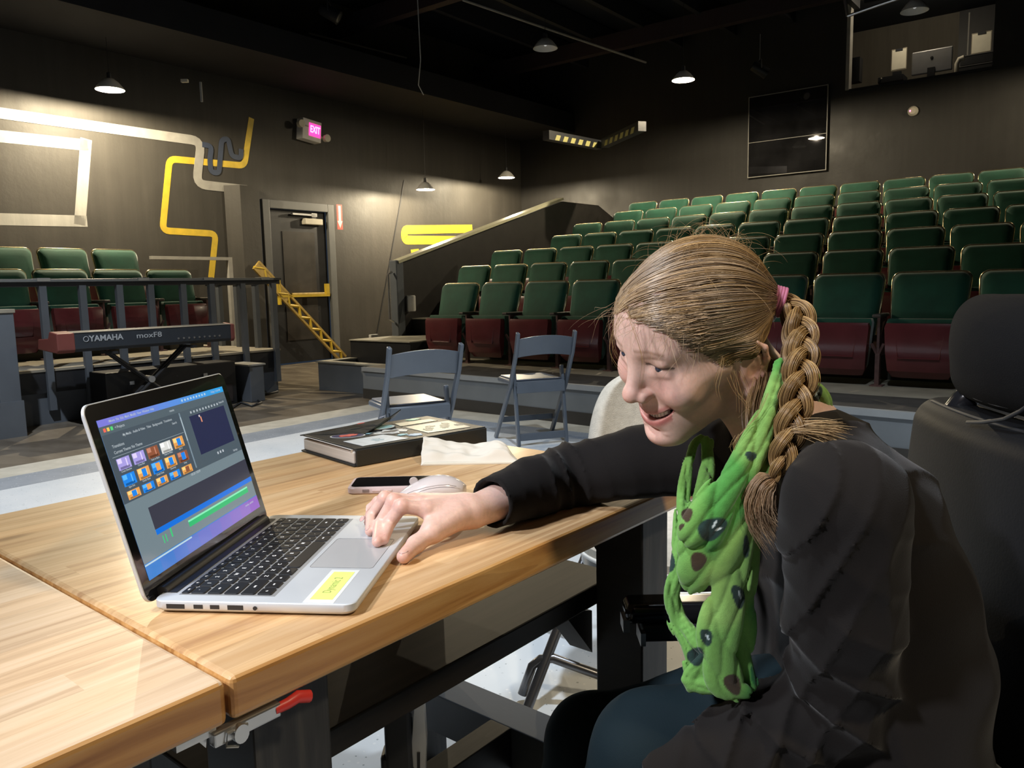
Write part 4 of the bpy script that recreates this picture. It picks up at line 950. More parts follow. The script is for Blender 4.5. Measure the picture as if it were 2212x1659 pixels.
# ================================================================= FOLDING CHAIRS
M['chairgrey'] = mat('blue grey resin', (0.115, 0.135, 0.165), 0.35, var=.06, coat=.15)
M['chairseat'] = mat('grey vinyl seat pad', (.11, .125, .16), .35)
def folding_chair():
    t = thing('folding_chair', 'x', 'chair', (0, 0, 0), 0, 'grey folding chairs')
    # local: +y = facing, origin = centre of the rear feet on the floor
    hw = .205
    for s in (-1, 1):
        # long post: from the top of the back down and forward to the front foot
        pr_ = [(-.005, .0), (.03, 0)]
        mb = MB(); top = Vector((s*hw, -.10, .78)); bot = Vector((s*(hw+.012), .37, 0.0)); mid = Vector((s*hw, .02, .56))
        def post(mb, pts, wx, wy):
            rings = []
            for i, p in enumerate(pts):
                d = (pts[min(i+1, len(pts)-1)]-pts[max(i-1, 0)]).normalized(); sx_ = Vector((1, 0, 0)); sy_ = d.cross(sx_).normalized()
                rings.append([p+sx_*wx*a+sy_*wy*b for a, b in ((-1, -1), (1, -1), (1, 1), (-1, 1))])
            v0 = [tuple(q) for r_ in rings for q in r_]; fs = []
            for i in range(len(pts)-1):
                for k in range(4): fs.append((i*4+k, i*4+(k+1) % 4, (i+1)*4+(k+1) % 4, (i+1)*4+k))
            fs += [(3, 2, 1, 0), tuple((len(pts)-1)*4+k for k in range(4))]; mb.add(v0, fs)
        post(mb, [top, Vector((s*hw, -.055, .64)), Vector((s*hw, .06, .42)), bot], .011, .019)
        obj('back_post', mb, M['chairgrey'], t, bevel=.006, smooth=True)
        mb = MB(); s2 = s*(hw-.028)
        post(mb, [Vector((s2, .075, .535)), Vector((s2, .06, .42)), Vector((s2, -.0, .0))], .011, .018)
        obj('rear_leg', mb, M['chairgrey'], t, bevel=.006, smooth=True)
    # curved top rail
    n = 14; vs = []; fs = []
    for i in range(n+1):
        s_ = -1+2*i/n; x = s_*(hw-.009); bow = -.028*(1-s_*s_); zt = .735+.022*(1-s_*s_); zb = .610+.018*(1-s_*s_)
        for (dz, yy) in ((zt, -.082), (zt, -.064), (zb, -.030), (zb, -.048)): vs.append((x, yy+bow, dz))
    for i in range(n):
        for k in range(4): a = i*4+k; b = i*4+(k+1) % 4; fs.append((a, b, b+4, a+4))
    fs += [(3, 2, 1, 0), (4*n, 4*n+1, 4*n+2, 4*n+3)]
    obj('top_rail', MB().add(vs, fs), M['chairgrey'], t, bevel=.004, smooth=True)
    seat = obj('seat', MB().box(-.182, .182, .03, .41, .405, .44), M['chairgrey'], t, bevel=.012, smooth=True)
    obj('seat_pad', MB().box(-.165, .165, .05, .395, .44, .452), M['chairseat'], seat, bevel=.008, smooth=True)
    obj('seat_rail', MB().box(-.176, .176, .012, .03, .36, .435), M['chairgrey'], t, bevel=.004)
    obj('front_stretcher', MB().box(-hw, hw, .30, .318, .12, .16), M['chairgrey'], t, bevel=.003)
    obj('rear_stretcher', MB().box(-.17, .17, .0, .018, .035, .085), M['chairgrey'], t, bevel=.003)
    return t
c1 = folding_chair(); c1.location = (.205, 5.33, 0); c1.rotation_euler = (0, 0, math.radians(20))
c1['label'] = 'grey folding chair standing farther right, its four legs in view'
c2 = dup(c1, (-.50, 4.30, 0), math.radians(27), 'grey folding chair directly behind the sketchbook, nearer left one')

# ================================================================= CREAM CHAIR WITH TUBE LEGS
M['boucle'] = mat('cream fabric', (.56, .52, .45), .9, var=.1, vscale=60, bump=.5, bscale=350)
ct = thing('lounge_chair', 'rounded cream fabric chair with black tube legs behind the table end', 'chair', (.46, 2.08, 0), math.radians(0))
def shell(name, fn, nu, nv, m, thick, parent):
    vs = [fn(i/nu, j/nv) for i in range(nu+1) for j in range(nv+1)]
    fs = [(i*(nv+1)+j, (i+1)*(nv+1)+j, (i+1)*(nv+1)+j+1, i*(nv+1)+j+1) for i in range(nu) for j in range(nv)]
    o = obj(name, MB().add(vs, fs), m, parent, smooth='full'); s_ = o.modifiers.new('solid', 'SOLIDIFY'); s_.thickness = thick; s_.offset = 0
    b = o.modifiers.new('sub', 'SUBSURF'); b.levels = b.render_levels = 2
    return o
def backf(s, t_):
    a = math.radians(-62 + 124*s); hw = (1-t_**3.2)**.5 if t_ < 1 else .0
    a *= (.25+.75*hw); R_ = .27
    return (R_*math.sin(a)*1.05, .14 + .09*t_ - R_*(1-math.cos(a))*.9 + .02, .40 + .440*t_)
shell('backrest', backf, 16, 14, M['boucle'], .045, ct)
obj('seat', slabr(lambda i: [(x, y) for x, y in ell(0-.02, -.02, .27-i, .25-i, 32)], [(.03, .365), (.0, .38), (0, .41), (.02, .43), (.06, .437)]), M['boucle'], ct, smooth=True)
obj('seat_piping', MB().tube([(x, y, .385) for x, y in ell(-.02, -.02, .272, .252, 40)], .006, 8, closed=True), M['white'], ct, smooth='full')
obj('seat_base', slabr(lambda i: [(x, y) for x, y in ell(-.02, -.02, .262-i, .242-i, 32)], [(.03, .335), (.0, .345), (0, .372)]), M['blackgloss'], ct, smooth=True)
fr = [(-.40, -.20), (-.32, .24)]
for (x0, y0, x1, y1) in ((-.445, -.19, -.33, .02), (.24, -.2, .2, -.05), (-.40, .33, -.2, .2), (.26, .3, .2, .15)):
    obj('leg', MB().tube([(x0, y0, .0), (x1*.8, y1*.8, .35)], .0135, 12), mat('grey steel tube', (.16, .16, .17), .3, metal=.8), ct, smooth=True)
b0 = on_y(1152, 1440, 1.98); b1 = on_y(1215, 1424, 2.0); b2 = on_y(1420, 1505, 1.95)
L_ = lambda p: (p[0]-.46, p[1]-2.08, p[2])
bpts = [L_(on_y(1128, 1500, 1.95)), L_(on_y(1150, 1438, 1.96)), L_(on_y(1168, 1424, 1.96)), L_(on_y(1195, 1422, 1.96)), L_(on_y(1300, 1460, 1.94)), L_(on_y(1440, 1512, 1.92))]
obj('stretcher', MB().tube(bpts, .0125, 12), mat('grey steel tube', (.16, .16, .17), .3, metal=.8), ct, smooth='full')

# ================================================================= SYNTH KEYBOARD ON STAND
sy = thing('synthesizer', 'dark digital piano with maroon end cap and brand lettering on its back', 'keyboard', E3(-6.55, 2.68, 0), TH)
M['syn'] = mat('dark blue black synth casing', (.03, .037, .048), .4)
M['syn2'] = mat('synth top edge', (.45, .42, .36), .3, metal=.3)
M['wine'] = mat('maroon end cap', (.20, .055, .045), .45)
mb = MB(); Ts = Matrix(((0, 0, 1, 0), (1, 0, 0, 0), (0, 1, 0, 0), (0, 0, 0, 1)))
def prof_ext(prof, y0, y1):  # prof in (x,z)
    n = len(prof); vs = [(x, y0, z) for x, z in prof] + [(x, y1, z) for x, z in prof]
    return MB().add(vs, [tuple(range(n)), tuple(range(2*n-1, n-1, -1))] + [(i, i+n, (i+1) % n+n, (i+1) % n) for i in range(n)])
prof = [(0, .66), (.0, .785), (-.13, .80), (-.16, .745), (-.34, .735), (-.36, .66), (-.02, .635)]
o = obj('body', prof_ext(prof, .13, 1.52), M['syn'], sy, bevel=.006)
obj('end_cap', prof_ext([(x*1.02+.004, z+(.004 if z > .7 else -.004)) for x, z in prof], .0, .135), M['wine'], sy, bevel=.008)
obj('end_cap', prof_ext([(x*1.02+.004, z+(.004 if z > .7 else -.004)) for x, z in prof], 1.52, 1.56), M['wine'], sy, bevel=.008)
obj('top_edge', MB().box(-.13, .004, .13, 1.52, .787, .792), M['syn2'], sy)
obj('white_keys', MB().box(-.34, -.17, .16, 1.48, .737, .748), M['white'], sy)
RT = Matrix(((0, 0, 1, .003), (1, 0, 0, 0), (0, 1, 0, 0), (0, 0, 0, 1)))
obj('brand_lettering', text_mesh('YAMAHA', .066, .001, .0015), mat('pale grey lettering', (.42, .45, .48), .5), sy, matrix=Matrix.Translation((0, .38, .735)) @ RT)
obj('brand_emblem', MB().tube([(.003, .22+.02*math.cos(2*PI*k/16), .735+.02*math.sin(2*PI*k/16)) for k in range(16)], .003, 5, closed=True), mat('pale grey lettering', (.42, .45, .48), .5), sy)
obj('model_lettering', text_mesh('moxF8', .062, .001, .0005, 1.3), mat('pale grey lettering', (.42, .45, .48), .5), sy, matrix=Matrix.Translation((0, .74, .735)) @ RT)
mb = MB()
for k in range(9): mb.lathe([(.009, 0), (.009, .006)], 8, Matrix.Translation((0, 1.0+.05*k, .69)) @ Matrix.Rotation(PI/2, 4, 'Y'))
obj('sockets', mb, M['silver'], sy)
ks = thing('keyboard_stand', 'black folding x stand carrying the digital piano', 'stand', E3(-6.72, 2.68, 0), TH)
for (y0, z0, y1, z1) in ((.45, .615, 1.15, .03), (1.15, .615, .45, .03)):
    for dx in (-.03, .03): obj('leg', MB().tube([(dx, y0, z0), (dx, y1, z1)], .014, 8), M['black'], ks, smooth=True)
obj('foot_bar', MB().tube([(-.06, .45, .02), (.25, .45, .02)], .016, 8), M['black'], ks)
obj('arm', MB().box(-.06, .17, .43, .47, .60, .62), M['black'], ks); obj('arm', MB().box(-.06, .17, 1.13, 1.17, .60, .62), M['black'], ks); obj('foot_bar', MB().tube([(-.06, 1.15, .02), (.25, 1.15, .02)], .016, 8), M['black'], ks); obj('pivot', MB().lathe([(.03, -.05), (.03, .05)], 12, Matrix.Translation((0, .8, .345)) @ Matrix.Rotation(PI/2, 4, 'Y')), M['silver'], ks)
t = thing('road_case', 'long black equipment case on the floor behind the keyboard stand', 'case', E3(-7.12, 3.15, 0), TH)
obj('case_body', MB().box(0, .3, 0, 1.25, 0, .42), M['black'], t, bevel=.01); obj('case_panel', MB().box(.3, .305, .5, 1.2, .03, .2), mat('dark brown panel', (.035, .028, .028), .6), t)
obj('latch', MB().box(.3, .312, .2, .24, .3, .33).box(.3, .312, .9, .94, .3, .33), M['silver'], t)
t = thing('monitor_wedge', 'grey sided floor box at the right end of the gallery base', 'box', E3(-7.1, 4.5, 0), TH)
obj('box_body', MB().box(0, .36, 0, .16, 0, .36), M['grey'], t, bevel=.006); obj('lid', MB().box(-.01, .37, -.02, .18, .36, .375), M['greypipe'], t)
cb = thing('floor_cable', 'tangled black cables with a red plug on the floor by the gallery corner', 'cable', tuple(on_z(540, 858, 0)))
def loc_(p): q = np.array(p) - np.array(on_z(540, 858, 0)); return (q[0], q[1], q[2]+.012)
mbc = MB().tube([loc_(on_z(x, y, 0)) for x, y in ((500, 885), (520, 872), (545, 880), (565, 872), (548, 862), (520, 868), (518, 850), (560, 858), (600, 848), (590, 843))], .011, 8)
obj('cable_run', mbc, M['black'], cb, smooth='full')
c_ = loc_(on_y(520, 838, 7.6)); obj('cable_loop', MB().tube([loc_(on_z(520, 858, 0)), (loc_(on_z(522, 858, 0))[0], loc_(on_z(522, 858, 0))[1], .15), (loc_(on_z(540, 858, 0))[0], 0, .17), loc_(on_z(560, 852, 0))], .006, 6), M['black'], cb)
q = loc_(on_z(546, 852, 0)); obj('plug', MB().box(q[0]-.03, q[0]+.03, q[1]-.02, q[1]+.02, .0, .05), mat('red plug', (.6, .12, .08), .5), cb, bevel=.005)
obj('power_strip', MB().box(-.12, .1, -.12, -.06, 0, .04), M['blackgloss'], cb, bevel=.005)

# ================================================================= SIGNED DISTANCE MODELLING (for bodies and cloth)
def smin(a, b, k): h = np.maximum(k-np.abs(a-b), 0)/k; return np.minimum(a, b) - h*h*k*.25
def smax(a, b, k): return -smin(-a, -b, k)
def s_ell(p, c, r):
    q = (p-np.array(c, np.float32)); r = np.array(r, np.float32); a_ = q/r; b_ = a_/r; k0 = np.sqrt(dot_(a_, a_)); k1 = np.sqrt(dot_(b_, b_))
    return k0*(k0-1)/np.maximum(k1, 1e-6)
def dot_(a, b): return np.einsum('...i,...i', a, b)
def s_sph(p, c, r): q = p-np.array(c, np.float32); return np.sqrt(dot_(q, q)) - r
def s_cap(p, a, b, ra, rb=None, full=False):
    rb = ra if rb is None else rb; a = np.array(a, np.float32); b = np.array(b, np.float32); d = b-a
    q = p-a; qd = q @ d; dd = np.float32(d @ d); t = np.clip(qd/dd, 0, 1)
    s = np.sqrt(np.maximum(dot_(q, q)-2*t*qd+t*t*dd, 0)) - (np.float32(ra)+np.float32(rb-ra)*t)
    return (s, t) if full else s
def chain(p, pts, rs, k=0.01):
    d = None
    for i in range(len(pts)-1):
        s = s_cap(p, pts[i], pts[i+1], rs[i], rs[i+1]); d = s if d is None else smin(d, s, k)
    return d
def sdf_mesh(fn, lo, hi, h, B=12):
    """surface nets; only blocks that can hold the surface are evaluated finely"""
    lo = np.array(lo, float); hi = np.array(hi, float); nb = np.ceil((hi-lo)/h/B).astype(int); n = nb*B+1
    xs = [(lo[i]+h*np.arange(n[i])).astype(np.float32) for i in range(3)]
    cen = np.stack(np.meshgrid(*[lo[i]+h*B*(np.arange(nb[i])+.5) for i in range(3)], indexing='ij'), -1).astype(np.float32)
    cv = fn(cen); near = np.abs(cv) < h*B*.87*1.3+.004
    V = np.empty(tuple(n), np.float32)
    cvf = np.where(cv < 0, -1, 1).astype(np.float32)
    for i in range(nb[0]): V[i*B:(i+1)*B+1, :-1, :-1] = np.repeat(np.repeat(cvf[i], B, 0), B, 1)[None]
    V[:, -1, :] = 1; V[:, :, -1] = 1; V[-1] = 1
    bi = np.argwhere(near)
    for s0 in range(0, len(bi), 64):
        bb = bi[s0:s0+64]; k = np.arange(B+1)
        ix = bb[:, 0, None]*B+k; iy = bb[:, 1, None]*B+k; iz = bb[:, 2, None]*B+k
        g = np.empty((len(bb), B+1, B+1, B+1, 3), np.float32)
        g[..., 0] = xs[0][ix][:, :, None, None]; g[..., 1] = xs[1][iy][:, None, :, None]; g[..., 2] = xs[2][iz][:, None, None, :]
        v = fn(g)
        for q, b in enumerate(bb): V[b[0]*B:b[0]*B+B+1, b[1]*B:b[1]*B+B+1, b[2]*B:b[2]*B+B+1] = v[q]
    ins = V < 0; m = [k-1 for k in V.shape]
    corners = [(i, j, k) for i in (0, 1) for j in (0, 1) for k in (0, 1)]
    any_ = np.zeros(m, bool); all_ = np.ones(m, bool)
    for a in corners:
        s_ = ins[a[0]:a[0]+m[0], a[1]:a[1]+m[1], a[2]:a[2]+m[2]]; any_ |= s_; all_ &= s_
    ii = np.nonzero(any_ & ~all_); N_ = len(ii[0]); ids = np.full(m, -1, np.int32); ids[ii] = np.arange(N_, dtype=np.int32)
    cvs = {a: V[ii[0]+a[0], ii[1]+a[1], ii[2]+a[2]] for a in corners}; acc = np.zeros((N_, 3), np.float32); cnt = np.zeros(N_, np.float32)
    for a in corners:
        for ax in range(3):
            if a[ax]: continue
            b = list(a); b[ax] = 1; va, vb = cvs[a], cvs[tuple(b)]; cr = (va < 0) != (vb < 0); t = np.where(cr, va/np.where(cr, va-vb, 1), 0)
            base = np.array(a, np.float32)[None].repeat(N_, 0); base[:, ax] = t; acc += base*cr[:, None]; cnt += cr
    verts = (np.stack(ii, -1) + acc/np.maximum(cnt, 1)[:, None])*h + lo
    quads = []
    for ax in range(3):
        o = [i for i in range(3) if i != ax]
        sa = [slice(1, m[i]) for i in range(3)]; sa[ax] = slice(0, m[ax]); sb = list(sa); sb[ax] = slice(1, m[ax]+1)
        A = ins[tuple(sa)]; Bn = ins[tuple(sb)]; idx = np.nonzero(A != Bn); off = [1, 1, 1]; off[ax] = 0
        P_ = [idx[i]+off[i] for i in range(3)]
        def g(d1, d2): q = list(P_); q[o[0]] = P_[o[0]]-d1; q[o[1]] = P_[o[1]]-d2; return ids[q[0], q[1], q[2]]
        Q = np.stack([g(0, 0), g(1, 0), g(1, 1), g(0, 1)], -1); fl = A[idx]
        if ax == 1: fl = ~fl
        Q[fl] = Q[fl][:, ::-1]; quads.append(Q)
    Q = np.concatenate(quads); Q = Q[(Q >= 0).all(1)][:, ::-1]
    return verts, Q
def np_mesh(name, verts, quads, m, parent=None, colors=None, smooth_it=0):
    me = bpy.data.meshes.new(name); nv, nq = len(verts), len(quads); k = quads.shape[1]
    me.vertices.add(nv); me.vertices.foreach_set('co', np.asarray(verts, np.float32).ravel())
    me.loops.add(nq*k); me.loops.foreach_set('vertex_index', quads.astype(np.int32).ravel())
    me.polygons.add(nq); me.polygons.foreach_set('loop_start', np.arange(0, nq*k, k, dtype=np.int32)); me.polygons.foreach_set('use_smooth', np.ones(nq, bool))
    me.update(calc_edges=True)
    if colors is not None:
        ca = me.color_attributes.new('tint', 'FLOAT_COLOR', 'POINT'); c = np.ones((nv, 4), np.float32); c[:, :3] = colors; ca.data.foreach_set('color', c.ravel())
    o = obj(name, me, m, parent)
    if smooth_it: s = o.modifiers.new('smooth', 'SMOOTH'); s.factor = .5; s.iterations = smooth_it
    return o
def vc_mat(name, rough=.5, spec=.5, sss=0.0, bump=0.0, bscale=400, sheen=0.0, aniso=0.0, mul=1.0):
    m, nt, p = new_mat(name); a = nd(nt, 'ShaderNodeVertexColor', layer_name='tint')
    c = a.outputs[0]
    n = noise(nt, mapping(nt), bscale*.25, 4); c = mix(nt, 1.0, c, ramp(nt, n, [(.3, (.93, .93, .93)), (.7, (1.05, 1.05, 1.05))]), 'MULTIPLY')
    nt.links.new(c, p.inputs['Base Color']); p.inputs['Roughness'].default_value = rough; p.inputs['Specular IOR Level'].default_value = spec
    if sss: p.inputs['Subsurface Weight'].default_value = sss; p.inputs['Subsurface Radius'].default_value = (1, .32, .18); p.inputs['Subsurface Scale'].default_value = .007
    if sheen: p.inputs['Sheen Weight'].default_value = sheen
    if bump:
        b = nd(nt, 'ShaderNodeBump'); b.inputs['Strength'].default_value = bump; b.inputs['Distance'].default_value = .001
        nt.links.new(noise(nt, mapping(nt), bscale, 3), b.inputs['Height']); nt.links.new(b.outputs[0], p.inputs['Normal'])
    return m
def gauss(v, c, s): return np.exp(-(((v-np.array(c))/s)**2).sum(-1))
def PX(x, y, Y): return np.array(on_y(x, y, Y))

# ================================================================= PERSON
def Rm(yaw, pit, rol):
    cy, sy_ = math.cos(yaw), math.sin(yaw); cp_, sp_ = math.cos(pit), math.sin(pit); cr, sr = math.cos(rol), math.sin(rol)
    return np.array([[cy, -sy_, 0], [sy_, cy, 0], [0, 0, 1]]) @ np.array([[cp_, 0, sp_], [0, 1, 0], [-sp_, 0, cp_]]) @ np.array([[1, 0, 0], [0, cr, -sr], [0, sr, cr]])
HM = Rm(3.575, 0.41, -0.245); HO = np.array([0.230, 0.965, 1.012]); HSC = 1.0
def h2w(v): return (np.asarray(v)*HSC) @ HM.T + HO
def w2h(v): return ((np.asarray(v)-HO) @ HM)/HSC
person = thing('person', 'person in a dark sweater and green scarf leaning over the table to the laptop', 'person', (0.45, 0.98, 0))
def pobj(name, V, Q, m, colors=None, parent=None, **kw):
    o = np_mesh(name, np.asarray(V)-np.array([.45, .98, 0]), Q, m, parent or person, colors, **kw)
    return o
NECK = np.array([.352, .975, .885])
nk_l = w2h(NECK)

def head_sdf(p):
    x, y, z = p[..., 0], p[..., 1], p[..., 2]; ya = np.abs(y); q = np.stack([x, ya, z], -1)
    d = s_ell(q, (-.004, 0, .043), (.091, .072, .083))
    d = smin(d, s_ell(q, (.038, 0, -.003), (.055, .059, .084)), .035)
    d = smin(d, s_ell(q, (.050, 0, .056), (.042, .052, .043)), .03)
    d = smin(d, s_cap(q, (.002, .050, -.040), (.068, .018, -.086), .017, .015), .03)
    d = smin(d, s_ell(q, (.080, 0, -.089), (.018, .019, .016)), .022)
    d = smin(d, s_ell(q, (.064, 0, -.056), (.028, .033, .026)), .022)
    d = smin(d, s_ell(q, (.0675, .039, -.016), (.0250, .0260, .0245)), .010)
    d = smin(d, s_cap(q, (.066, .046, -.004), (.02, .064, .0), .011, .009), .02)
    d = smin(d, s_cap(q, (.0855, .010, .0395), (.076, .040, .0400), .0085, .008), .016)
    # eye sockets and lids
    d = smax(d, -s_ell(q, (.102, .032, .0215), (.015, .019, .0110)), .014)
    d = smin(d, s_sph(q, (.0755, .031, .0220), .0148), .005)
    d = smin(d, s_cap(q, (.0880, .020, .0300), (.0850, .041, .0285), .0030, .0030), .006)     # upper lid fold
    d = smin(d, s_cap(q, (.0885, .021, .0105), (.0835, .042, .0120), .0030, .0028), .007)     # pouch under a smiling eye
    d = smax(d, -s_ell(np.stack([x, ya, z+ (ya-.031)*.10], -1), (.0915, .0315, .0205), (.0068, .0140, .0015)), .0010)
    # nose
    d = smin(d, s_cap(q, (.089, 0, .028), (.107, 0, -.010), .0078, .0096), .014)
    d = smin(d, s_ell(q, (.1110, 0, -.0160), (.0105, .0110, .0095)), .008)
    d = smin(d, s_ell(q, (.1005, .0120, -.0195), (.0105, .0078, .0078)), .005)
    d = smax(d, -s_ell(q, (.1065, .0062, -.0275), (.0055, .0034, .0050)), .003)
    d = smax(d, -s_cap(q, (.103, .0215, -.016), (.0965, .0215, -.026), .0022, .0022), .006)
    # smile fold
    d = smax(d, -s_cap(q, (.1000, .0235, -.024), (.0900, .0410, -.050), .0036, .0030), .007)
    # lips
    zc = z - ya*ya*14 - .002
    qq = np.stack([x, ya, zc], -1)
    d = smin(d, chain(qq, [(.0915, 0, -.0505), (.0885, .013, -.0507), (.0725, .0345, -.0565)], [.0042, .0042, .0020], .004), .006)
    d = smin(d, chain(qq, [(.0885, 0, -.0685), (.0860, .013, -.0675), (.0725, .0340, -.0585)], [.0060, .0054, .0022], .004), .006)
    d = smax(d, -s_ell(qq, (.086, 0, -.0590), (.020, .0345, .0050)), .002)
    d = smax(d, -s_ell(q, (.097, 0, -.0785), (.010, .016, .0035)), .010)
    # ears
    q0 = q; q = q + np.array([0, 0, .013], np.float32)
    e = None
    pts = [(.006, .0700, .006), (.010, .0755, .020), (.002, .0800, .031), (-.012, .0840, .033), (-.022, .0870, .022), (-.0235, .0870, .006), (-.018, .0835, -.010), (-.010, .0790, -.022), (-.003, .0755, -.029)]
    e = chain(q, pts, [.0026, .0030, .0032, .0034, .0036, .0034, .0034, .0045, .0062], .003)
    e = smin(e, s_ell(q, (-.007, .0760, .002), (.0175, .0062, .029)), .006); e = smin(e, s_cap(q, (-.010, .070, .010), (-.006, .070, -.018), .010, .008), .008)
    e = smin(e, chain(q, [(-.002, .078, .020), (-.014, .0825, .014), (-.016, .082, -.002), (-.008, .078, -.014)], [.0025, .003, .003, .003], .003), .004)
    e = smax(e, -s_ell(q, (-.003, .0880, -.002), (.0060, .0072, .0090)), .004)
    e = smin(e, s_ell(q, (.0065, .0745, -.004), (.0038, .0040, .0060)), .003)
    d = smin(d, e, .006); q = q0
    # neck
    qn = p
    d = smin(d, s_cap(qn, (-.028, 0, -.020), tuple(nk_l), .050, .056), .03)
    d = smin(d, s_cap(qn, tuple(nk_l), tuple(nk_l + w2h(HO+np.array([.06, .01, -.08]))), .058, .09), .03)
    return d
def skin_cols(n, base=(.72, .48, .395)): return np.tile(np.array(base, np.float32), (n, 1))
# right hand (the one on the trackpad) with its forearm; left hand resting on the lap
W_ = PX(1026, 1104, 1.04)
tips = {n: np.array(on_z(x, y, .7715)) for n, x, y in (('i', 829, 1166), ('m', 815, 1170), ('r', 799, 1147), ('p', 786, 1126))}
mcp = {'i': PX(922, 1100, 1.005), 'm': PX(910, 1090, 1.025), 'r': PX(898, 1084, 1.045), 'p': PX(888, 1085, 1.063)}
pip = {'i': PX(868, 1093, .995), 'm': PX(851, 1082, 1.012), 'r': PX(832, 1076, 1.035), 'p': PX(818, 1085, 1.058)}
dip = {'i': PX(841, 1131, .998), 'm': PX(821, 1131, 1.01), 'r': PX(803, 1114, 1.035), 'p': PX(790, 1106, 1.06)}
th = [PX(985, 1112, 1.015), PX(935, 1148, .985), PX(898, 1176, .962), np.array(on_z(872, 1202, .7600))]
def hand_sdf(p):
    d = s_cap(p, PX(1110, 1070, 1.09), W_, .0275, .0225)
    for k, r in (('i', .0125), ('m', .0125), ('r', .012), ('p', .0115)): d = smin(d, s_cap(p, W_*.75+mcp[k]*.25, mcp[k], .0145, r), .016)
    d = smin(d, s_cap(p, W_*.6+th[0]*.4, th[1], .017, .013), .018)
    for k, r in (('i', .0092), ('m', .0094), ('r', .0089), ('p', .0079)):
        f = chain(p, [mcp[k]+.0, pip[k], dip[k], tips[k]], [r*1.1, r, r*.86, r*.74], .0025); f = smin(f, s_sph(p, pip[k], r*1.06), .004); d = smin(d, f, .0042)
    t_ = chain(p, th, [.016, .0125, .0108, .0088], .006); d = smin(d, t_, .010)
    return d
allp = np.array(list(tips.values())+list(mcp.values())+th+[PX(1110, 1070, 1.09), W_])
# left hand
WL_ = PX(1405, 1712, .865); LH = {}; LO = WL_-np.array([.150, .83, .600])
for i, k in enumerate('imrp'):
    b = np.array([.085-.004*abs(i-1), .80+.019*i, .600-.004*i])+LO; LH[k] = [b, b+np.array([-.035, .003*i, .004]), b+np.array([-.055, .004*i, -.012]), b+np.array([-.062, .004*i, -.030])]
def lhand_sdf(p):
    d = s_cap(p, tuple(WL_+np.array([.07, .0, .0])), WL_, .027, .023)
    for k in 'imrp': d = smin(d, s_cap(p, WL_, LH[k][0], .017, .012), .015)
    for k in 'imrp': d = smin(d, chain(p, LH[k], [.0098, .0090, .0080, .0070], .003), .004)
    return smin(d, chain(p, [WL_+np.array([-.01, -.01, 0]), tuple(LO+np.array([.105, .785, .590])), tuple(LO+np.array([.075, .775, .582])), tuple(LO+np.array([.055, .778, .575]))], [.015, .012, .0105, .0085], .006), .01)
SHN, ELN, WRN = np.array([.346, .80, .853]), np.array([.368, .855, .600]), PX(1418, 1702, .865)
SHF, ELF = np.array([.300, 1.115, .840]), PX(1226, 1030, 1.20)
def body_sdf(p):
    d = head_sdf(w2h(p).astype(np.float32)) if True else 0
    m_ = np.array([.352, .975, .885])
    t_ = chain(p, [m_, (.375, .965, .845), (.405, .98, .76), (.44, .985, .62)], [.045, .060, .075, .085], .02)
    t_ = smin(t_, chain(p, [SHN+np.array([0, .02, 0]), (.372, .965, .848), SHF-np.array([0, .02, 0])], [.036, .045, .036], .02), .03)
    t_ = smin(t_, chain(p, [SHN, ELN, WRN, WL_], [.040, .032, .025, .023], .01), .02)
    t_ = smin(t_, chain(p, [SHF, ELF, PX(1110, 1070, 1.09)], [.040, .031, .027], .01), .02)
    d = smin(d, t_, .02)
    if p[..., 0].min() < 0.04: d = np.minimum(d, smin(hand_sdf(p), t_, .004))
    if p[..., 2].min() < 0.66: d = np.minimum(d, smin(lhand_sdf(p), t_, .004))
    return d
BVv, BQ = sdf_mesh(body_sdf, (-.205, .715, .50), (.56, 1.20, 1.165), .0014)
HV = w2h(BVv); RV_ = BVv
hc = skin_cols(len(HV)); hv = HV.copy(); hv[:, 1] = np.abs(hv[:, 1])
def blend(c, col, w): w = np.clip(w, 0, 1)[:, None]; return c*(1-w)+np.array(col, np.float32)*w
hc = blend(hc, (.72, .33, .27), .42*gauss(hv, (.088, .038, -.014), .024)); hc = blend(hc, (.66, .24, .17), .40*gauss(hv, (.115, 0, -.018), .014))
hc = blend(hc, (.68, .30, .22), .35*gauss(hv, (.09, 0, -.095), .02)); hc = blend(hc, (.66, .26, .19), .45*gauss(hv, (-.012, .085, -.013), .03))
zc_ = hv[:, 2]-hv[:, 1]**2*14-.002
lipm = (hv[:, 0] > .066) & (hv[:, 1] < .036)
ul = np.exp(-((zc_+.0508)/.0036)**2)*lipm; ll = np.exp(-((zc_+.0675)/.0056)**2)*lipm*(hv[:, 1] < .0315)
hc = blend(hc, (.50, .13, .12), .85*np.maximum(ul*.8, ll)); hc = blend(hc, (.16, .03, .03), ((np.abs(zc_+.0585) < .0045) & lipm & (hv[:, 0] < .0875))*.9)
bz = .0435-.35*np.maximum(hv[:, 1]-.03, 0)+.10*(hv[:, 1]-.012); bro = np.exp(-((hv[:, 2]-bz)/.0024)**2)*((hv[:, 1] > .010) & (hv[:, 1] < .047) & (hv[:, 0] > .04))
hc = blend(hc, (.28, .15, .09), .62*bro)
lash = np.exp(-((hv[:, 2]-.0228-.06*(.031-hv[:, 1]))/.0023)**2)*(np.abs(hv[:, 1]-.0325) < .0165)*(hv[:, 0] > .075); hc = blend(hc, (.05, .025, .02), .95*lash)
hc = blend(hc, (.50, .26, .22), .35*gauss(hv, (.088, .034, .004), .011)); hc = blend(hc, (.45, .10, .07), .7*gauss(hv, (.106, .0065, -.0262), .0045))

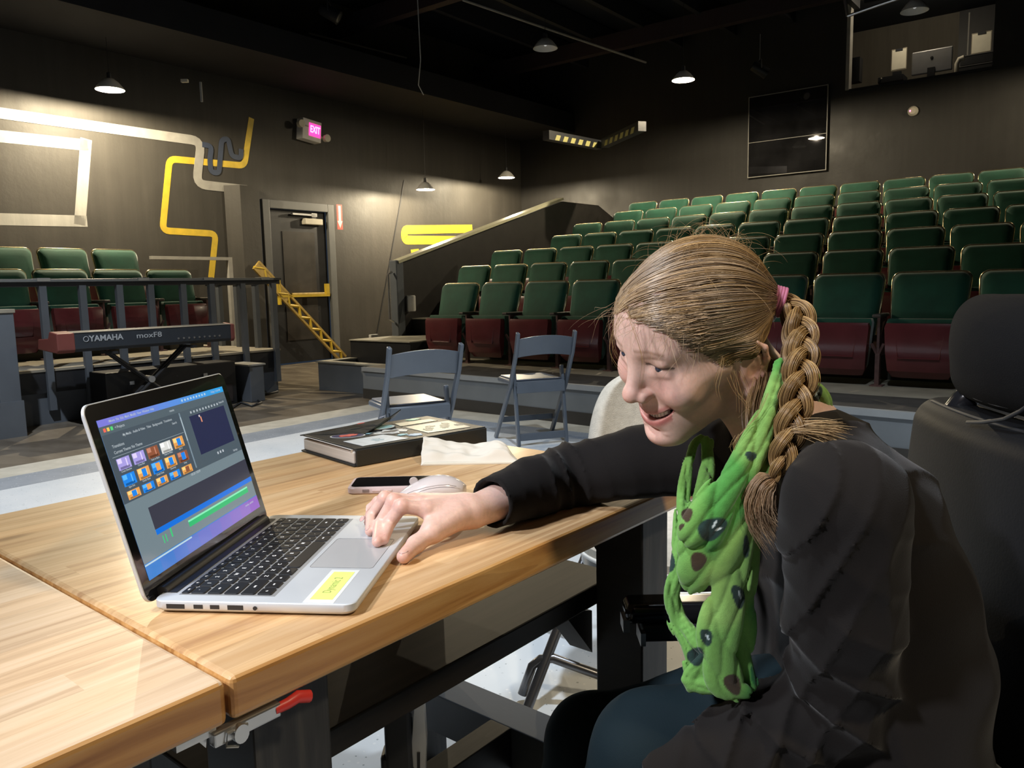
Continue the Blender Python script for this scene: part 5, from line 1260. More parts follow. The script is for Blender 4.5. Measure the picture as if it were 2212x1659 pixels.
rc = skin_cols(len(RV_), (.72, .48, .40))
for k in 'imrp':
    rc = blend(rc, (.66, .28, .22), .40*gauss(RV_, pip[k]+np.array([0, 0, .004]), .012)); rc = blend(rc, (.66, .30, .25), .35*gauss(RV_, tips[k], .012)); rc = blend(rc, (.64, .30, .24), .25*gauss(RV_, mcp[k], .014))
rc = blend(rc, (.66, .30, .22), .4*gauss(RV_, th[3], .016))
near_head = (np.linalg.norm(HV, axis=1) < .17)[:, None]
BC = np.where(near_head, hc, rc)
M['skin'] = vc_mat('fair skin', .42, .45, sss=.25, bump=.06, bscale=900)
pobj('body', BVv, BQ, M['skin'], BC, smooth_it=1)
# eyes, teeth, nails
eye_w = mat('eye white', (.34, .30, .28), .15); iris = mat('grey blue iris', (.035, .045, .075), .1)
def tri2q(mb): return mb
for s in (1, -1):
    c = h2w((.0755, s*.031, .0220)) - np.array([.45, .98, 0])
    o = obj('eyeball', MB().ball(tuple(c), .0136, 22), eye_w, person, smooth='full')
    ci = h2w((.0755+.0098, s*.0315, .0195)) - np.array([.45, .98, 0]); obj('iris', MB().ball(tuple(ci), .0056, 14), iris, o, smooth='full')
mb = MB()
for i in range(-5, 5):
    y0, y1 = i*.0050+.0004, (i+1)*.0050-.0004
    vs = []
    for (yy) in (y0, y1):
        zc = yy*yy*14+.002; xx = .0880-9*yy*yy
        for (dx, zz) in ((0, -.0510), (.0006, -.0635+.0007*abs(i+.5)), (-.005, -.0620), (-.005, -.0510)): vs.append(tuple(h2w((xx+dx, yy, zz+zc)) - np.array([.45, .98, 0])))
    mb.add(vs, [(0, 1, 2, 3), (7, 6, 5, 4), (0, 4, 5, 1), (1, 5, 6, 2), (2, 6, 7, 3), (3, 7, 4, 0)])
obj('teeth', mb, mat('tooth enamel', (.66, .62, .54), .2), person, bevel=.0008)
nail = mat('pink fingernail', (.62, .40, .36), .2, coat=.4)
mb = MB()
for k, tp, dp in [(k, tips[k], dip[k]) for k in 'imrp']+[('t', th[3], th[2])]:
    ax = (tp-dp)/np.linalg.norm(tp-dp); out = np.array([-.35, -.75, .45]) if k != 't' else np.array([-.2, -.55, .8]); out = out-ax*(out @ ax); out /= np.linalg.norm(out); sd = np.cross(ax, out)
    r = .0066 if k != 't' else .0084; c = tp - ax*.001 + out*(r*(.80 if k != 'p' else .68)) - np.array([.45, .98, 0])
    T = Matrix(((sd[0], ax[0], out[0], c[0]), (sd[1], ax[1], out[1], c[1]), (sd[2], ax[2], out[2], c[2]), (0, 0, 0, 1)))
    obj('fingernail', MB().ball((0, 0, 0), (.0044 if k != 't' else .0062, .0056 if k != 't' else .0075, .0010), 14, T), nail, person, smooth='full')

# ---- sweater
def warp(p, f, a): return a*np.sin(f*p[..., 0]+2*np.sin(f*.6*p[..., 1]+1.3))*np.sin(f*.8*p[..., 2]+1.7*np.sin(f*.5*p[..., 0]))
def folds(p, axis, freq, amp, ph=0.0, w=2.0):
    s = p @ np.array(axis, np.float32); q = s*freq + ph + w*np.sin(p[..., 1]*12+p[..., 2]*9) + .7*w*np.sin(p[..., 0]*14-p[..., 2]*11+p[..., 1]*8)
    return amp*(1-np.abs(np.sin(q)))**2
def sweater_sdf(p):
    T = [(.452, .985, .50), (.452, .985, .60), (.438, .985, .70), (.410, .98, .79), (.372, .97, .845)]
    d = None
    for dy, rr in ((-.055, 1.0), (.06, 1.0)):
        pts = [(x, y+dy, z) for x, y, z in T]; s = chain(p, pts, [.125, .118, .110, .098, .070], .02); d = s if d is None else smin(d, s, .05)
    d = smin(d, chain(p, [SHN+np.array([.005, .03, -.0]), (.372, .96, .858), SHF+np.array([.01, -.03, 0])], [.058, .060, .055], .02), .045)
    d = smin(d, chain(p, [NECK+np.array([.02, 0, -.03]), (.41, .97, .80)], [.062, .08], .02), .03)
    d = d - folds(p, (.45, .15, 1), 27, .0060, .4, 1.6)
    # near arm
    a = chain(p, [SHN, SHN*.5+ELN*.5+np.array([.0, -.012, 0]), ELN, ELN*.5+WRN*.5, WRN], [.064, .058, .052, .046, .038], .012)
    wa = np.exp(-((p[..., 2]-ELN[2]-.02)/.07)**2); wf = np.exp(-((p[..., 0]-.26)/.09)**2)
    a = a - folds(p, (.55, 0, .9), 58, .0120, 1.1, 1.2)*(.15+.85*wa) - folds(p, (1, 0, -.35), 75, .010, .2, 1.0)*wf - folds(p, (1, .2, .15), 48, .0042, .9, .7)*np.exp(-((p[..., 2]-.78)/.09)**2)
    d = smin(d, a, .012)
    # far arm reaching to the laptop
    w3 = PX(1062, 1086, 1.055); f = chain(p, [SHF, SHF*.5+ELF*.5+np.array([0, 0, .006]), ELF, ELF*.5+w3*.5+np.array([0, 0, .003]), w3], [.062, .052, .0475, .042, .0355], .012)
    we = np.exp(-((p[..., 0]-ELF[0])/.035)**2)
    f = f - folds(p, (1, .3, .25), 105, .0065, .3, .5)*(.15+.85*we)
    d = smin(d, f, .02)
    # neck and cuff openings
    ax = (w3-ELF)/np.linalg.norm(w3-ELF); cu = (p-w3) @ ax.astype(np.float32)
    d = np.maximum(d, cu*np.where(np.linalg.norm(p-w3.astype(np.float32), axis=-1) < .09, 1, -1e3)) if False else d
    cut = s_cap(p, w3+ax*.004, w3+ax*.12, .060, .060); cut = np.maximum(cut, -(cu-.002)); d = np.maximum(d, -cut)
    hollow = s_cap(p, w3-ax*.004, w3+ax*.1, .0295, .0295); d = smax(d, -hollow, .003)
    ax2 = (WRN-ELN)/np.linalg.norm(WRN-ELN); cu2 = (p-WRN.astype(np.float32)) @ ax2.astype(np.float32)
    cut = np.maximum(s_cap(p, WRN+ax2*.004, WRN+ax2*.14, .07, .07), -(cu2-.002)); d = np.maximum(d, -cut)
    d = smax(d, -s_cap(p, WRN-ax2*.004, WRN+ax2*.1, .029, .029), .003)
    n = s_cap(p, NECK+np.array([.0, 0, -.01]), h2w((-.02, 0, -.02)), .060, .060); d = smax(d, -n, .006)
    # keep the forearm and elbow on the table top and clear of it
    return d
SV, SQ = sdf_mesh(sweater_sdf, (-.06, .68, .38), (.63, 1.30, .95), .0038)
msk = (SV[:, 2] < .7505) & ((SV[:, :2] @ VV) > FV-.01) & ((SV[:, :2] @ VV) < RV) & ((SV[:, :2] @ UU) < RU+.01) & (SV[:, 2] > .70)
SV[msk, 2] = .7505 + np.maximum(0, 0)
M['sweater'] = mat('dark charcoal knit', (0.0150, 0.0132, 0.0125), .95, var=.15, vscale=6, bump=.18, bscale=700, sheen=.12, spec=.08)
pobj('sweater', SV, SQ, M['sweater'], smooth_it=1)

# ---- leggings
def legs_sdf(p):
    d = chain(p, [(.44, .945, .49), (.32, .94, .518), (.162, .93, .500), (.12, .935, .40), (.08, .95, .10)], [.100, .084, .066, .055, .040], .03)
    e = chain(p, [(.44, 1.05, .46), (.28, 1.09, .440), (.105, 1.12, .400), (.08, 1.12, .30), (.04, 1.12, .10)], [.10, .078, .060, .053, .04], .03)
    d = np.minimum(smin(d, s_ell(p, (.45, 1.0, .47), (.10, .14, .08)), .03), e)
    return d - warp(p, 55, .0015)
GV, GQ = sdf_mesh(legs_sdf, (-.06, .80, .04), (.64, 1.22, .64), .006)
pobj('leggings', GV, GQ, mat('dark teal leggings', (.009, .018, .023), .8, var=.08, bump=.15, bscale=600, spec=.12))
for y_, x_ in ((.95, .04), (1.12, .0)):
    obj('shoe', MB().ball((x_-.05-.45, y_-.98, .055), (.12, .045, .055), 20), M['black'], person, smooth='full')

# ---- scarf : hanging folded bands of thin cloth
def band(pts, n=26):  # smooth polyline through (px,py,Y,r)
    P_ = [np.append(PX(x, y, Y), r) for x, y, Y, r in pts]; P_ = [P_[0]]+P_+[P_[-1]]; out = []
    for i in range(1, len(P_)-2):
        for t in np.linspace(0, 1, 5, endpoint=False):
            a, b, c, d = P_[i-1:i+3]; out.append(.5*((2*b)+(c-a)*t+(2*a-5*b+4*c-d)*t*t+(3*b-a-3*c+d)*t**3))
    out.append(P_[-2]); return np.array(out)
B1 = band([(1688, 790, .875, .010), (1655, 900, .855, .016), (1610, 1000, .845, .020), (1555, 1075, .835, .024), (1515, 1140, .83, .028)])
B2 = band([(1690, 800, .90, .012), (1672, 920, .875, .017), (1640, 1010, .855, .022), (1600, 1080, .845, .026), (1560, 1150, .84, .034), (1530, 1200, .84, .038), (1505, 1240, .845, .022), (1497, 1268, .845, .010)])
B3 = band([(1515, 945, .99, .005), (1496, 965, .98, .0065), (1484, 1015, .96, .0085), (1475, 1080, .94, .0105), (1474, 1160, .92, .013), (1462, 1240, .90, .013), (1452, 1290, .90, .011), (1462, 1340, .90, .013), (1488, 1390, .89, .012), (1505, 1440, .885, .017), (1520, 1480, .88, .012)])
B4 = band([(1528, 955, .985, .009), (1528, 1010, .970, .011), (1522, 1050, .95, .012), (1505, 1100, .93, .014)])
B5 = band([(1625, 1060, .85, .016), (1612, 1130, .845, .015), (1592, 1200, .84, .020), (1572, 1290, .838, .026), (1552, 1370, .838, .026), (1555, 1420, .84, .024), (1565, 1470, .842, .022), (1600, 1495, .842, .014)])
B6 = band([(1630, 1080, .86, .011), (1622, 1200, .858, .012), (1612, 1290, .856, .015), (1606, 1360, .856, .016), (1604, 1420, .854, .014), (1616, 1478, .85, .013)])
B7 = band([(1700, 780, .90, .008), (1735, 820, .93, .018), (1765, 860, .95, .018), (1772, 890, .96, .014)])
B8 = band([(1470, 1330, .90, .008), (1500, 1380, .88, .010), (1530, 1420, .87, .012), (1500, 1470, .87, .016), (1570, 1485, .86, .016)])
def band_sdf(p, B, flat=1.0, ridge=.004, nf=3.0, seed=0):
    best = None; dv = None
    for i in range(len(B)-1):
        a, b = B[i, :3].astype(np.float32), B[i+1, :3].astype(np.float32); d = b-a; L = float(d @ d)
        t = np.clip(((p-a) @ d)/max(L, 1e-9), 0, 1); q = p-a-t[..., None]*d
        qf = q.copy(); 
        side = np.cross(d/math.sqrt(L+1e-12), np.array([0, -1, 0], np.float32)); side = (side/np.linalg.norm(side)).astype(np.float32)
        u = q @ side; w = q[..., 1]
        r = B[i, 3]+(B[i+1, 3]-B[i, 3])*t
        k = flat*(.45+0*r)
        s = np.sqrt(((q*q).sum(-1)-w*w)+ (w/k)**2); ph = (u/np.maximum(r, .004))
        rdg = ridge*np.minimum(1, r/.022)
        rd = rdg*(1-np.abs(np.sin(ph*nf+seed+(i+t)*.35)))**1.5 + rdg*.6*(1-np.abs(np.sin(ph*nf*1.9+seed*2.1-(i+t)*.22)))**2
        v = (s-r)*(.6) + rd*.9
        best = v if best is None else np.minimum(best, v)
    return best
def scarf_sdf(p):
    d = None
    for B, fl, rg, nf, sd in ((B1, 1., .0055, 2.3, 0), (B2, .8, .0060, 2.1, 1.2), (B3, 1.2, .0055, 2.6, 2.0), (B4, .9, .004, 1.6, .5), (B5, .75, .0060, 2.0, 2.6), (B6, .8, .0055, 2.0, .9), (B7, 1.1, .005, 2.4, 2.2), (B8, 1.0, .005, 2.3, 1.7)):
        s = band_sdf(p, B, fl, rg, nf, sd); d = s if d is None else smin(d, s, .0010)
    return d
lo = np.min([B[:, :3].min(0) for B in (B1, B2, B3, B4, B5, B6, B7, B8)], 0)-.045; hi = np.max([B[:, :3].max(0) for B in (B1, B2, B3, B4, B5, B6, B7, B8)], 0)+.045
CV, CQ = sdf_mesh(scarf_sdf, lo, hi, .0017)
# cloth colours: two greens plus the printed spots
sc_ = np.tile(np.array([.17, .39, .085], np.float32), (len(CV), 1))
nz = np.array([mnoise.noise(Vector((float(v[0])*9, float(v[1])*9, float(v[2])*6))) for v in CV]); sc_ = blend(sc_, (.055, .25, .045), .9*(nz > .05)*np.minimum(1, (nz-.05)*8))
nz2 = np.array([mnoise.noise(Vector((float(v[0])*14+5, float(v[1])*9, float(v[2])*9))) for v in CV]); sc_ = blend(sc_, (.28, .46, .12), .6*np.clip(nz2*4, 0, 1))
qv = (CV-CC) @ RR.T; pxv = np.stack([W/2+FPX*qv[:, 0]/qv[:, 2], H/2-FPX*qv[:, 1]/qv[:, 2]], 1)
def spot(x, y, rx, ry, rot, col, wob_=.09):
    global sc_
    d = pxv-np.array([x, y]); c, s = math.cos(rot), math.sin(rot); u = (d[:, 0]*c+d[:, 1]*s)/rx; v = (-d[:, 0]*s+d[:, 1]*c)/ry
    an = np.arctan2(v, u); rr = np.sqrt(u*u+v*v)*(1+wob_*np.sin(3*an+x)); sc_ = blend(sc_, col, np.clip((1.06-rr)*9, 0, 1)*.96)
ink, brn = (.010, .026, .032), (.05, .022, .018)
for a in ((1538, 1142, 33, 23, -.45, ink), (1508, 1212, 17, 21, .3, brn), (1484, 1112, 12, 15, .2, brn), (1472, 1138, 5, 8, .6, brn), (1595, 1288, 13, 26, -.25, ink), (1526, 1376, 13, 19, -.3, ink), (1503, 1418, 18, 20, .1, ink), (1583, 1478, 17, 24, -.5, brn), (1449, 1215, 9, 22, 0, ink), (1760, 852, 15, 22, .3, ink), (1622, 985, 12, 10, .4, ink), (1612, 1182, 7, 25, 0, ink), (1630, 1462, 8, 22, -.3, (.01, .12, .03))): spot(*a)
for a in ((1543, 1133, 2.5, 9, .6, (.6, .7, .7)), (1552, 1143, 2.5, 8, 1.2, (.6, .7, .7)), (1598, 1285, 2.2, 10, -.3, (.5, .6, .6)), (1528, 1376, 2.2, 7, -.6, (.5, .6, .6)), (1764, 850, 2.5, 8, .5, (.5, .6, .6))): spot(*a, 0)
M['scarf'] = vc_mat('thin green cotton', .8, .2, bump=.35, bscale=700, sheen=.25)
pobj('scarf', CV, CQ, M['scarf'], sc_)

# ================================================================= HAIR
rnd = random.Random(7); nr = np.random.RandomState(5)
TIE = w2h(PX(1684, 650, .953))
HC = np.array([-.004, 0, .040])
def hair_r(dirs):  # distance from the head centre to the hair surface along unit directions
    r = np.array([.0970, .0770, .0880]); return 1/np.sqrt(((dirs/r)**2).sum(-1))
def head_surface(dirs, it=24):  # march to the skin
    lo_, hi_ = np.full(len(dirs), .02), np.full(len(dirs), .14)
    for _ in range(it):
        mid = (lo_+hi_)/2; v = head_sdf((HC+dirs*mid[:, None]).astype(np.float32)); lo_ = np.where(v < 0, mid, lo_); hi_ = np.where(v < 0, hi_, mid)
    return hi_
class Hair:
    def __init__(s): s.V = []; s.Q = []; s.C = []; s.n = 0
    def strands(s, paths, rad, cols, seg=3, taper=True):
        """paths (N,K,3) world"""
        N, K, _ = paths.shape; d = np.gradient(paths, axis=1); d /= np.linalg.norm(d, axis=2, keepdims=True)+1e-9
        up = np.array([.1, .9, .4]); a = np.cross(d, up); a /= np.linalg.norm(a, axis=2, keepdims=True)+1e-9; b = np.cross(d, a)
        tt = np.linspace(0, 1, K); rr = (rad if np.ndim(rad) else np.full(N, rad))[:, None]*(1-.75*tt**3 if taper else np.ones(K))[None]
        ring = [paths+rr[..., None]*(math.cos(2*PI*k/seg)*a+math.sin(2*PI*k/seg)*b) for k in range(seg)]
        V = np.stack(ring, 2).reshape(-1, 3); i = np.arange(N)[:, None, None]*K*seg; j = np.arange(K-1)[None, :, None]*seg; k = np.arange(seg)[None, None, :]
        q0 = i+j+k; q1 = i+j+(k+1) % seg; Q = np.stack([q0, q1, q1+seg, q0+seg], -1).reshape(-1, 4)+s.n
        C = np.repeat(cols, K*seg, 0); s.V.append(V); s.Q.append(Q); s.C.append(C); s.n += len(V)
    def build(s, name, m, parent=None): return pobj(name, np.concatenate(s.V), np.concatenate(s.Q), m, np.concatenate(s.C), parent)
M['hair'] = vc_mat('light brown hair', .34, .6, bscale=60)
def hcols(N, lo_=(.20, .105, .042), hi_=(.58, .38, .17), ash=0.0):
    t = nr.beta(1.6, 1.8, N)[:, None]; c = np.array(lo_)*(1-t)+np.array(hi_)*t
    return c*(1-ash)+np.array([.40, .36, .33])*t*ash
# hairline: start points around the face, the temples and the nape, flowing back to the tie
def slerp(d0, d1, t):
    om = np.arccos(np.clip((d0*d1).sum(-1), -1, 1))[:, None, None]; t = t[None, :, None]
    return (np.sin((1-t)*om)*d0[:, None]+np.sin(t*om)*d1[:, None])/np.sin(om)
def unit(v): return v/np.linalg.norm(v, axis=-1, keepdims=True)
line = np.array([(.094, .0, .088), (.086, .022, .082), (.074, .040, .071), (.064, .052, .058), (.054, .060, .044), (.040, .066, .028), (.026, .070, .012), (.012, .073, .012), (-.006, .075, .018), (-.026, .075, .004), (-.034, .068, -.014), (-.046, .058, -.030), (-.062, .040, -.044), (-.074, .02, -.048), (-.078, 0, -.05)])
line = np.array(line); full = np.concatenate([line, (line*np.array([1, -1, 1]))[1:-1][::-1]])
def along(fr, arr):  # sample closed/open polyline
    n = len(arr)-1; k = np.clip((fr*n).astype(int), 0, n-1); f = (fr*n-k)[:, None]; return arr[k]*(1-f)+arr[k+1]*f
tdir = unit((TIE-HC)[None])[0]
cap_cols = None
def cap_fn(p):
    q = p-np.array(HC, np.float32); rr = np.linalg.norm(q, axis=-1)+1e-9; dr = q/rr[..., None]
    s = rr-1/np.sqrt(((dr/np.array([.0935, .0735, .0845]))**2).sum(-1))
    s = np.minimum(s, smin(s_ell(p, (-.004, 0, .043), (.091, .072, .083)), s_ell(p, (.050, 0, .056), (.042, .052, .043)), .03)-.0010)
    # grooves that fan out of the tie
    tq = p-TIE.astype(np.float32); an = np.arctan2(tq[..., 2], np.hypot(tq[..., 0], 1e-4)*np.sign(tq[..., 0]+1e-6)); 
    s = s + .0010*np.sin(an*70)
    # below the hairline there is no hair
    x, y, z = p[..., 0], np.abs(p[..., 1]), p[..., 2]
    face = s_ell(np.stack([x, y, z], -1), (.108, 0, .000), (.068, .118, .0900)); s = smax(s, -face, .004)
    low = (z + .012 + .55*x + .0*y); s = smax(s, -(z+.035-.0*x), .01)
    ear = s_ell(np.stack([x, y, z], -1), (.004, .085, -.028), (.030, .03, .034)); s = smax(s, -ear, .004)
    return smin(s, s_cap(p, tuple(TIE), tuple(HC+tdir*.06), .014, .04), .02)
KV, KQ = sdf_mesh(cap_fn, (-.13, -.1, -.07), (.12, .11, .15), .002)
hair_root = pobj('hair', h2w(KV), KQ, M['hair'], np.tile(np.array([.22, .125, .052]), (len(KV), 1)))
hs = Hair(); N = 11000
fr = nr.rand(N); S0 = along(fr, full)
# half of the strands start higher up on the crown behind the hairline
d0 = unit(S0-HC); crown = unit(np.array([-.02, 0, .09])[None])[0]
mixf = np.where(nr.rand(N) < .6, 0, nr.rand(N)**1.2*.9)[:, None]; top = d0[:, 2] > -.1
d0 = np.where((top & (mixf[:, 0] > 0))[:, None], unit(d0*(1-mixf)+crown*mixf + nr.randn(N, 3)*.06), unit(d0+nr.randn(N, 3)*.02))
t = np.linspace(0, 1, 22); D_ = slerp(d0, np.repeat(tdir[None], N, 0), t)
# droop a little so that the hair wraps over the side of the head
wv = (nr.randn(N)*.05)[:, None]*np.sin(PI*t)[None]; D_[..., 2] += wv; D_ = unit(D_)
gla, glo = np.meshgrid(np.linspace(-1.2, PI/2, 70), np.linspace(-PI, PI, 140), indexing='ij')
gd = np.stack([np.cos(gla)*np.cos(glo), np.cos(gla)*np.sin(glo), np.sin(gla)], -1).reshape(-1, 3)
def skull(p): return smin(s_ell(p, (-.004, 0, .043), (.091, .072, .083)), s_ell(p, (.050, 0, .056), (.042, .052, .043)), .03)
def surf2(dirs):
    lo_, hi_ = np.full(len(dirs), .02), np.full(len(dirs), .14)
    for _ in range(18):
        mid = (lo_+hi_)/2; v = skull(HC+dirs*mid[:, None]); lo_ = np.where(v < 0, mid, lo_); hi_ = np.where(v < 0, hi_, mid)
    return hi_
gt = surf2(gd).reshape(gla.shape)
def skull_r(D):
    la = np.arcsin(np.clip(D[..., 2], -1, 1)); lo_ = np.arctan2(D[..., 1], D[..., 0]); i = np.clip(((la+1.2)/(PI/2+1.2)*69), 0, 69).round().astype(int); j = np.clip(((lo_+PI)/(2*PI)*139), 0, 139).round().astype(int); return gt[i, j]
R0 = head_surface(d0)+.0015; clump = np.sin(fr*211)+.7*np.sin(fr*487+1)+.6*np.sin(mixf[:, 0]*61+fr*90); Rh = hair_r(D_)+(nr.rand(N)*.0030-.0008)[:, None] + .0011*np.sin(fr*90)[:, None]
Rh = np.maximum(Rh, skull_r(D_)+.0022+.0016*nr.rand(N)[:, None]+.0006*clump[:, None]); ed = unit((np.array([-.008, .080, .013])-HC)[None])[0]; Rh = Rh+.0135*np.exp(-((1-(D_@ed))/.022)); blendr = np.minimum(1, t*9)[None]; rad_ = R0[:, None]*(1-blendr)+Rh*blendr
tl = np.linalg.norm(TIE-HC); endb = np.clip((t-.8)/.2, 0, 1)[None]**1.5; jit = unit(nr.randn(N, 3))*.006
rad_ = rad_*(1-endb)+tl*endb
P_ = HC+D_*rad_[..., None]+jit[:, None]*endb[..., None]
front = np.clip(d0[:, 0]*1.2, 0, 1)
c_ = hcols(N, (.13, .068, .028), (.56, .36, .155))*(.72+.20*clump[:, None]).clip(.35, 1.25); hilitem = (front > .55)[:, None]*.35; c_ = c_*(1-hilitem)+np.array([.42, .36, .30])*hilitem*nr.rand(N)[:, None]*1.4+c_*hilitem*.2  # grey highlight on the front hair is painted into the strand colours
hs.strands(h2w(P_), .00028+.00028*nr.rand(N), c_)
hs.build('combed_strands', M['hair'], hair_root)
# flyaway wisps
fw = Hair(); N = 75; i0 = nr.randint(0, 5, N); S0 = full[i0]*np.array([1, 1, 1])+nr.randn(N, 3)*.006; S0[:, 1] *= np.where(nr.rand(N) < .25, -1, 1)
K = 14; tt = np.linspace(0, 1, K); out = unit(S0-HC); L = .015+.035*nr.rand(N); dn = np.array([.25, 0, -.8])
P_ = S0[:, None]+out[:, None]*(L[:, None]*np.sin(tt*1.8)[None]*.5)[..., None]+(dn+nr.randn(N, 3)*.3)[:, None]*(L[:, None]*tt[None]**1.6)[..., None]
P_ += (nr.randn(N, 3)*.004)[:, None]*np.sin(tt*5)[None, :, None]
fw.strands(h2w(P_), .00016, hcols(N, (.3, .18, .09), (.6, .45, .28)))
N = 110; th_ = nr.rand(N)*1.9-.2; S0 = np.stack([.02*np.ones(N)-.1*nr.rand(N), nr.randn(N)*.03, np.full(N, .10)], 1); D0 = unit(S0-HC); S0 = HC+D0*hair_r(D0)[:, None]
tan = unit(np.cross(D0, nr.randn(N, 3))); L = .02+.04*nr.rand(N)
P_ = S0[:, None]+tan[:, None]*(L[:, None]*tt)[..., None]+D0[:, None]*(L[:, None]*.35*np.sin(tt*2.2))[..., None]; fw.strands(h2w(P_), .00014, hcols(N))
# wisps by the ear and cheek, given where they hang
for pts in ([(1585, 800), (1592, 830), (1600, 860), (1602, 890)], [(1560, 770), (1556, 800), (1545, 835), (1552, 860)], [(1600, 800), (1625, 850), (1625, 880), (1608, 905)], [(1575, 810), (1588, 845), (1612, 870), (1618, 900)], [(1660, 850), (1640, 900), (1612, 930), (1585, 965)], [(1352, 660), (1372, 720), (1392, 780), (1380, 850)], [(1342, 680), (1322, 715), (1315, 760), (1345, 800)], [(1345, 660), (1328, 690), (1322, 740), (1335, 770)], [(1595, 940), (1582, 965), (1590, 985), (1612, 988)]):
    A = np.array([PX(x, y, .845 if x > 1500 else .86) for x, y in pts]); tq = np.linspace(0, 3, K); a = np.array([np.interp(tq, range(4), A[:, k]) for k in range(3)]).T
    for _ in range(3): a[1:-1] = (a[:-2]+a[1:-1]*2+a[2:])/4
    for j in range(4): fw.strands((a+nr.randn(3)*.0012+nr.randn(3)*.003*tt[:, None])[None], .00020, hcols(1))
fw.build('flyaway_wisps', M['hair'], hair_root)['kind'] = 'stuff'
# loose hair under the ear running down behind the scarf
lh = Hair(); N = 800
A = np.array([PX(1668, 790, .925), PX(1664, 840, .905), PX(1652, 890, .885), PX(1640, 940, .875), PX(1645, 985, .87)]); Kk = 18; tq = np.linspace(0, 4, Kk); a = np.array([np.interp(tq, range(5), A[:, k]) for k in range(3)]).T
for _ in range(4): a[1:-1] = (a[:-2]+a[1:-1]*2+a[2:])/4
off = nr.randn(N, 3)*np.array([.0075, .006, .003]); prof_ = np.interp(np.linspace(0, 1, Kk), [0, .4, 1], [1.0, 1.2, .5])
lh.strands(a[None]+off[:, None]*prof_[None, :, None], .0004, hcols(N, (.16, .09, .045), (.42, .27, .13)), taper=False); lh.build('loose_lock', M['hair'], hair_root)
# the braid
def spline(pts, n):
    A = np.array(pts); k = len(A); tq = np.linspace(0, k-1, n); a = np.array([np.interp(tq, range(k), A[:, j]) for j in range(A.shape[1])]).T
    for _ in range(max(2, n//14)): a[1:-1] = (a[:-2]+a[1:-1]*2+a[2:])/4
    return a
bp_ = spline([np.append(PX(x, y, Y), w) for x, y, Y, w in ((1686, 650, .945, .009), (1712, 662, .935, .015), (1727, 700, .915, .0185), (1729, 750, .892, .0190), (1726, 805, .868, .0190), (1719, 860, .853, .0185), (1709, 915, .845, .0175), (1697, 965, .84, .0155), (1682, 1010, .838, .012), (1672, 1036, .838, .005))], 170)
ctr, wid = bp_[:, :3], bp_[:, 3]; dd = unit(np.gradient(ctr, axis=0)); side = unit(np.cross(dd, np.array([0, -1, .12]))); nrm = np.cross(side, dd)
arc = np.concatenate([[0], np.cumsum(np.linalg.norm(np.diff(ctr, axis=0), axis=1))]); phase = arc/ .092*2*PI
br = Hair()
for s in range(3):
    ph = phase+2*PI*s/3; cx = np.sin(ph)*wid*.62; cz = np.sin(2*ph)*wid*.40
    base = ctr+side*cx[:, None]+nrm*cz[:, None]; dirb = unit(np.gradient(base, axis=0)); a = unit(np.cross(dirb, nrm)); b = np.cross(dirb, a)
    N = 260; an = nr.rand(N)*2*PI; rr = np.sqrt(nr.rand(N)*.4+.6)
    rad2 = wid*.62
    P_ = base[None]+rr[:, None, None]*rad2[None, :, None]*(np.cos(an)[:, None, None]*a[None]*.62+np.sin(an)[:, None, None]*b[None]*1.0)
    P_ += (nr.randn(N, 1, 3)*.0006)
    br.strands(P_, .00055, hcols(N, (.11, .055, .022), (.52, .33, .13)), taper=False)
braid = br.build('braid', M['hair'], hair_root)
tf_ = Hair(); N = 520  # end tuft below the small band
A = spline([PX(1676, 1034, .838), PX(1650, 1052, .836), PX(1640, 1090, .836), PX(1648, 1120, .838), PX(1672, 1148, .84)], 20); dA = unit(np.gradient(A, axis=0)); sA = unit(np.cross(dA, np.array([0, -1, 0.]))); nA = np.cross(sA, dA)
an = nr.rand(N)*2*PI; rr = np.sqrt(nr.rand(N)); pr2 = np.interp(np.linspace(0, 1, 20), [0, .15, .45, .8, 1], [.004, .016, .020, .018, .018])
P_ = A[None]+rr[:, None, None]*pr2[None, :, None]*(np.cos(an)[:, None, None]*sA[None]+np.sin(an)[:, None, None]*nA[None]*.6); P_ += (nr.randn(N, 1, 3)*.004)*np.linspace(0, 1, 20)[None, :, None]**2*1.8
tf_.strands(P_, .00032, hcols(N, (.22, .12, .06), (.66, .48, .30)))
N = 130; A = spline([PX(1710, 925, .838), PX(1745, 925, .83), PX(1780, 928, .826), PX(1812, 935, .824)], 14)
P_ = A[None]+(nr.randn(N, 1, 3)*.0035)+(nr.randn(N, 1, 3)*np.array([.006, .003, .006]))*np.linspace(0, 1, 14)[None, :, None]; tf_.strands(P_, .0004, hcols(N, (.25, .14, .06), (.62, .45, .24)))
tf_.build('hair_tuft', M['hair'], hair_root)
# hair tie: loops of pink elastic
tc_ = PX(1681, 651, .940); mbt = MB()
for k in range(4):
    ax = unit(np.array([[1.0, -.25, -.30]]))[0]; c0 = tc_+ax*(k-1.5)*.0034-np.array([.45, .98, 0]); s1 = np.cross(ax, [0, 1, 0]); s1 /= np.linalg.norm(s1); s2 = np.cross(ax, s1)
    mbt.tube([tuple(c0+.0135*math.cos(2*PI*j/20)*s2+.0165*math.sin(2*PI*j/20)*s1) for j in range(20)], .0023, 8, closed=True)
obj('hair_tie', mbt, mat('pink elastic', (.42, .13, .22), .7), person, smooth='full')
ec = h2w((.0085, .0785, .003))-np.array([.45, .98, 0]); obj('earring', MB().ball(tuple(ec), .0014), M['silver'], person, smooth='full')

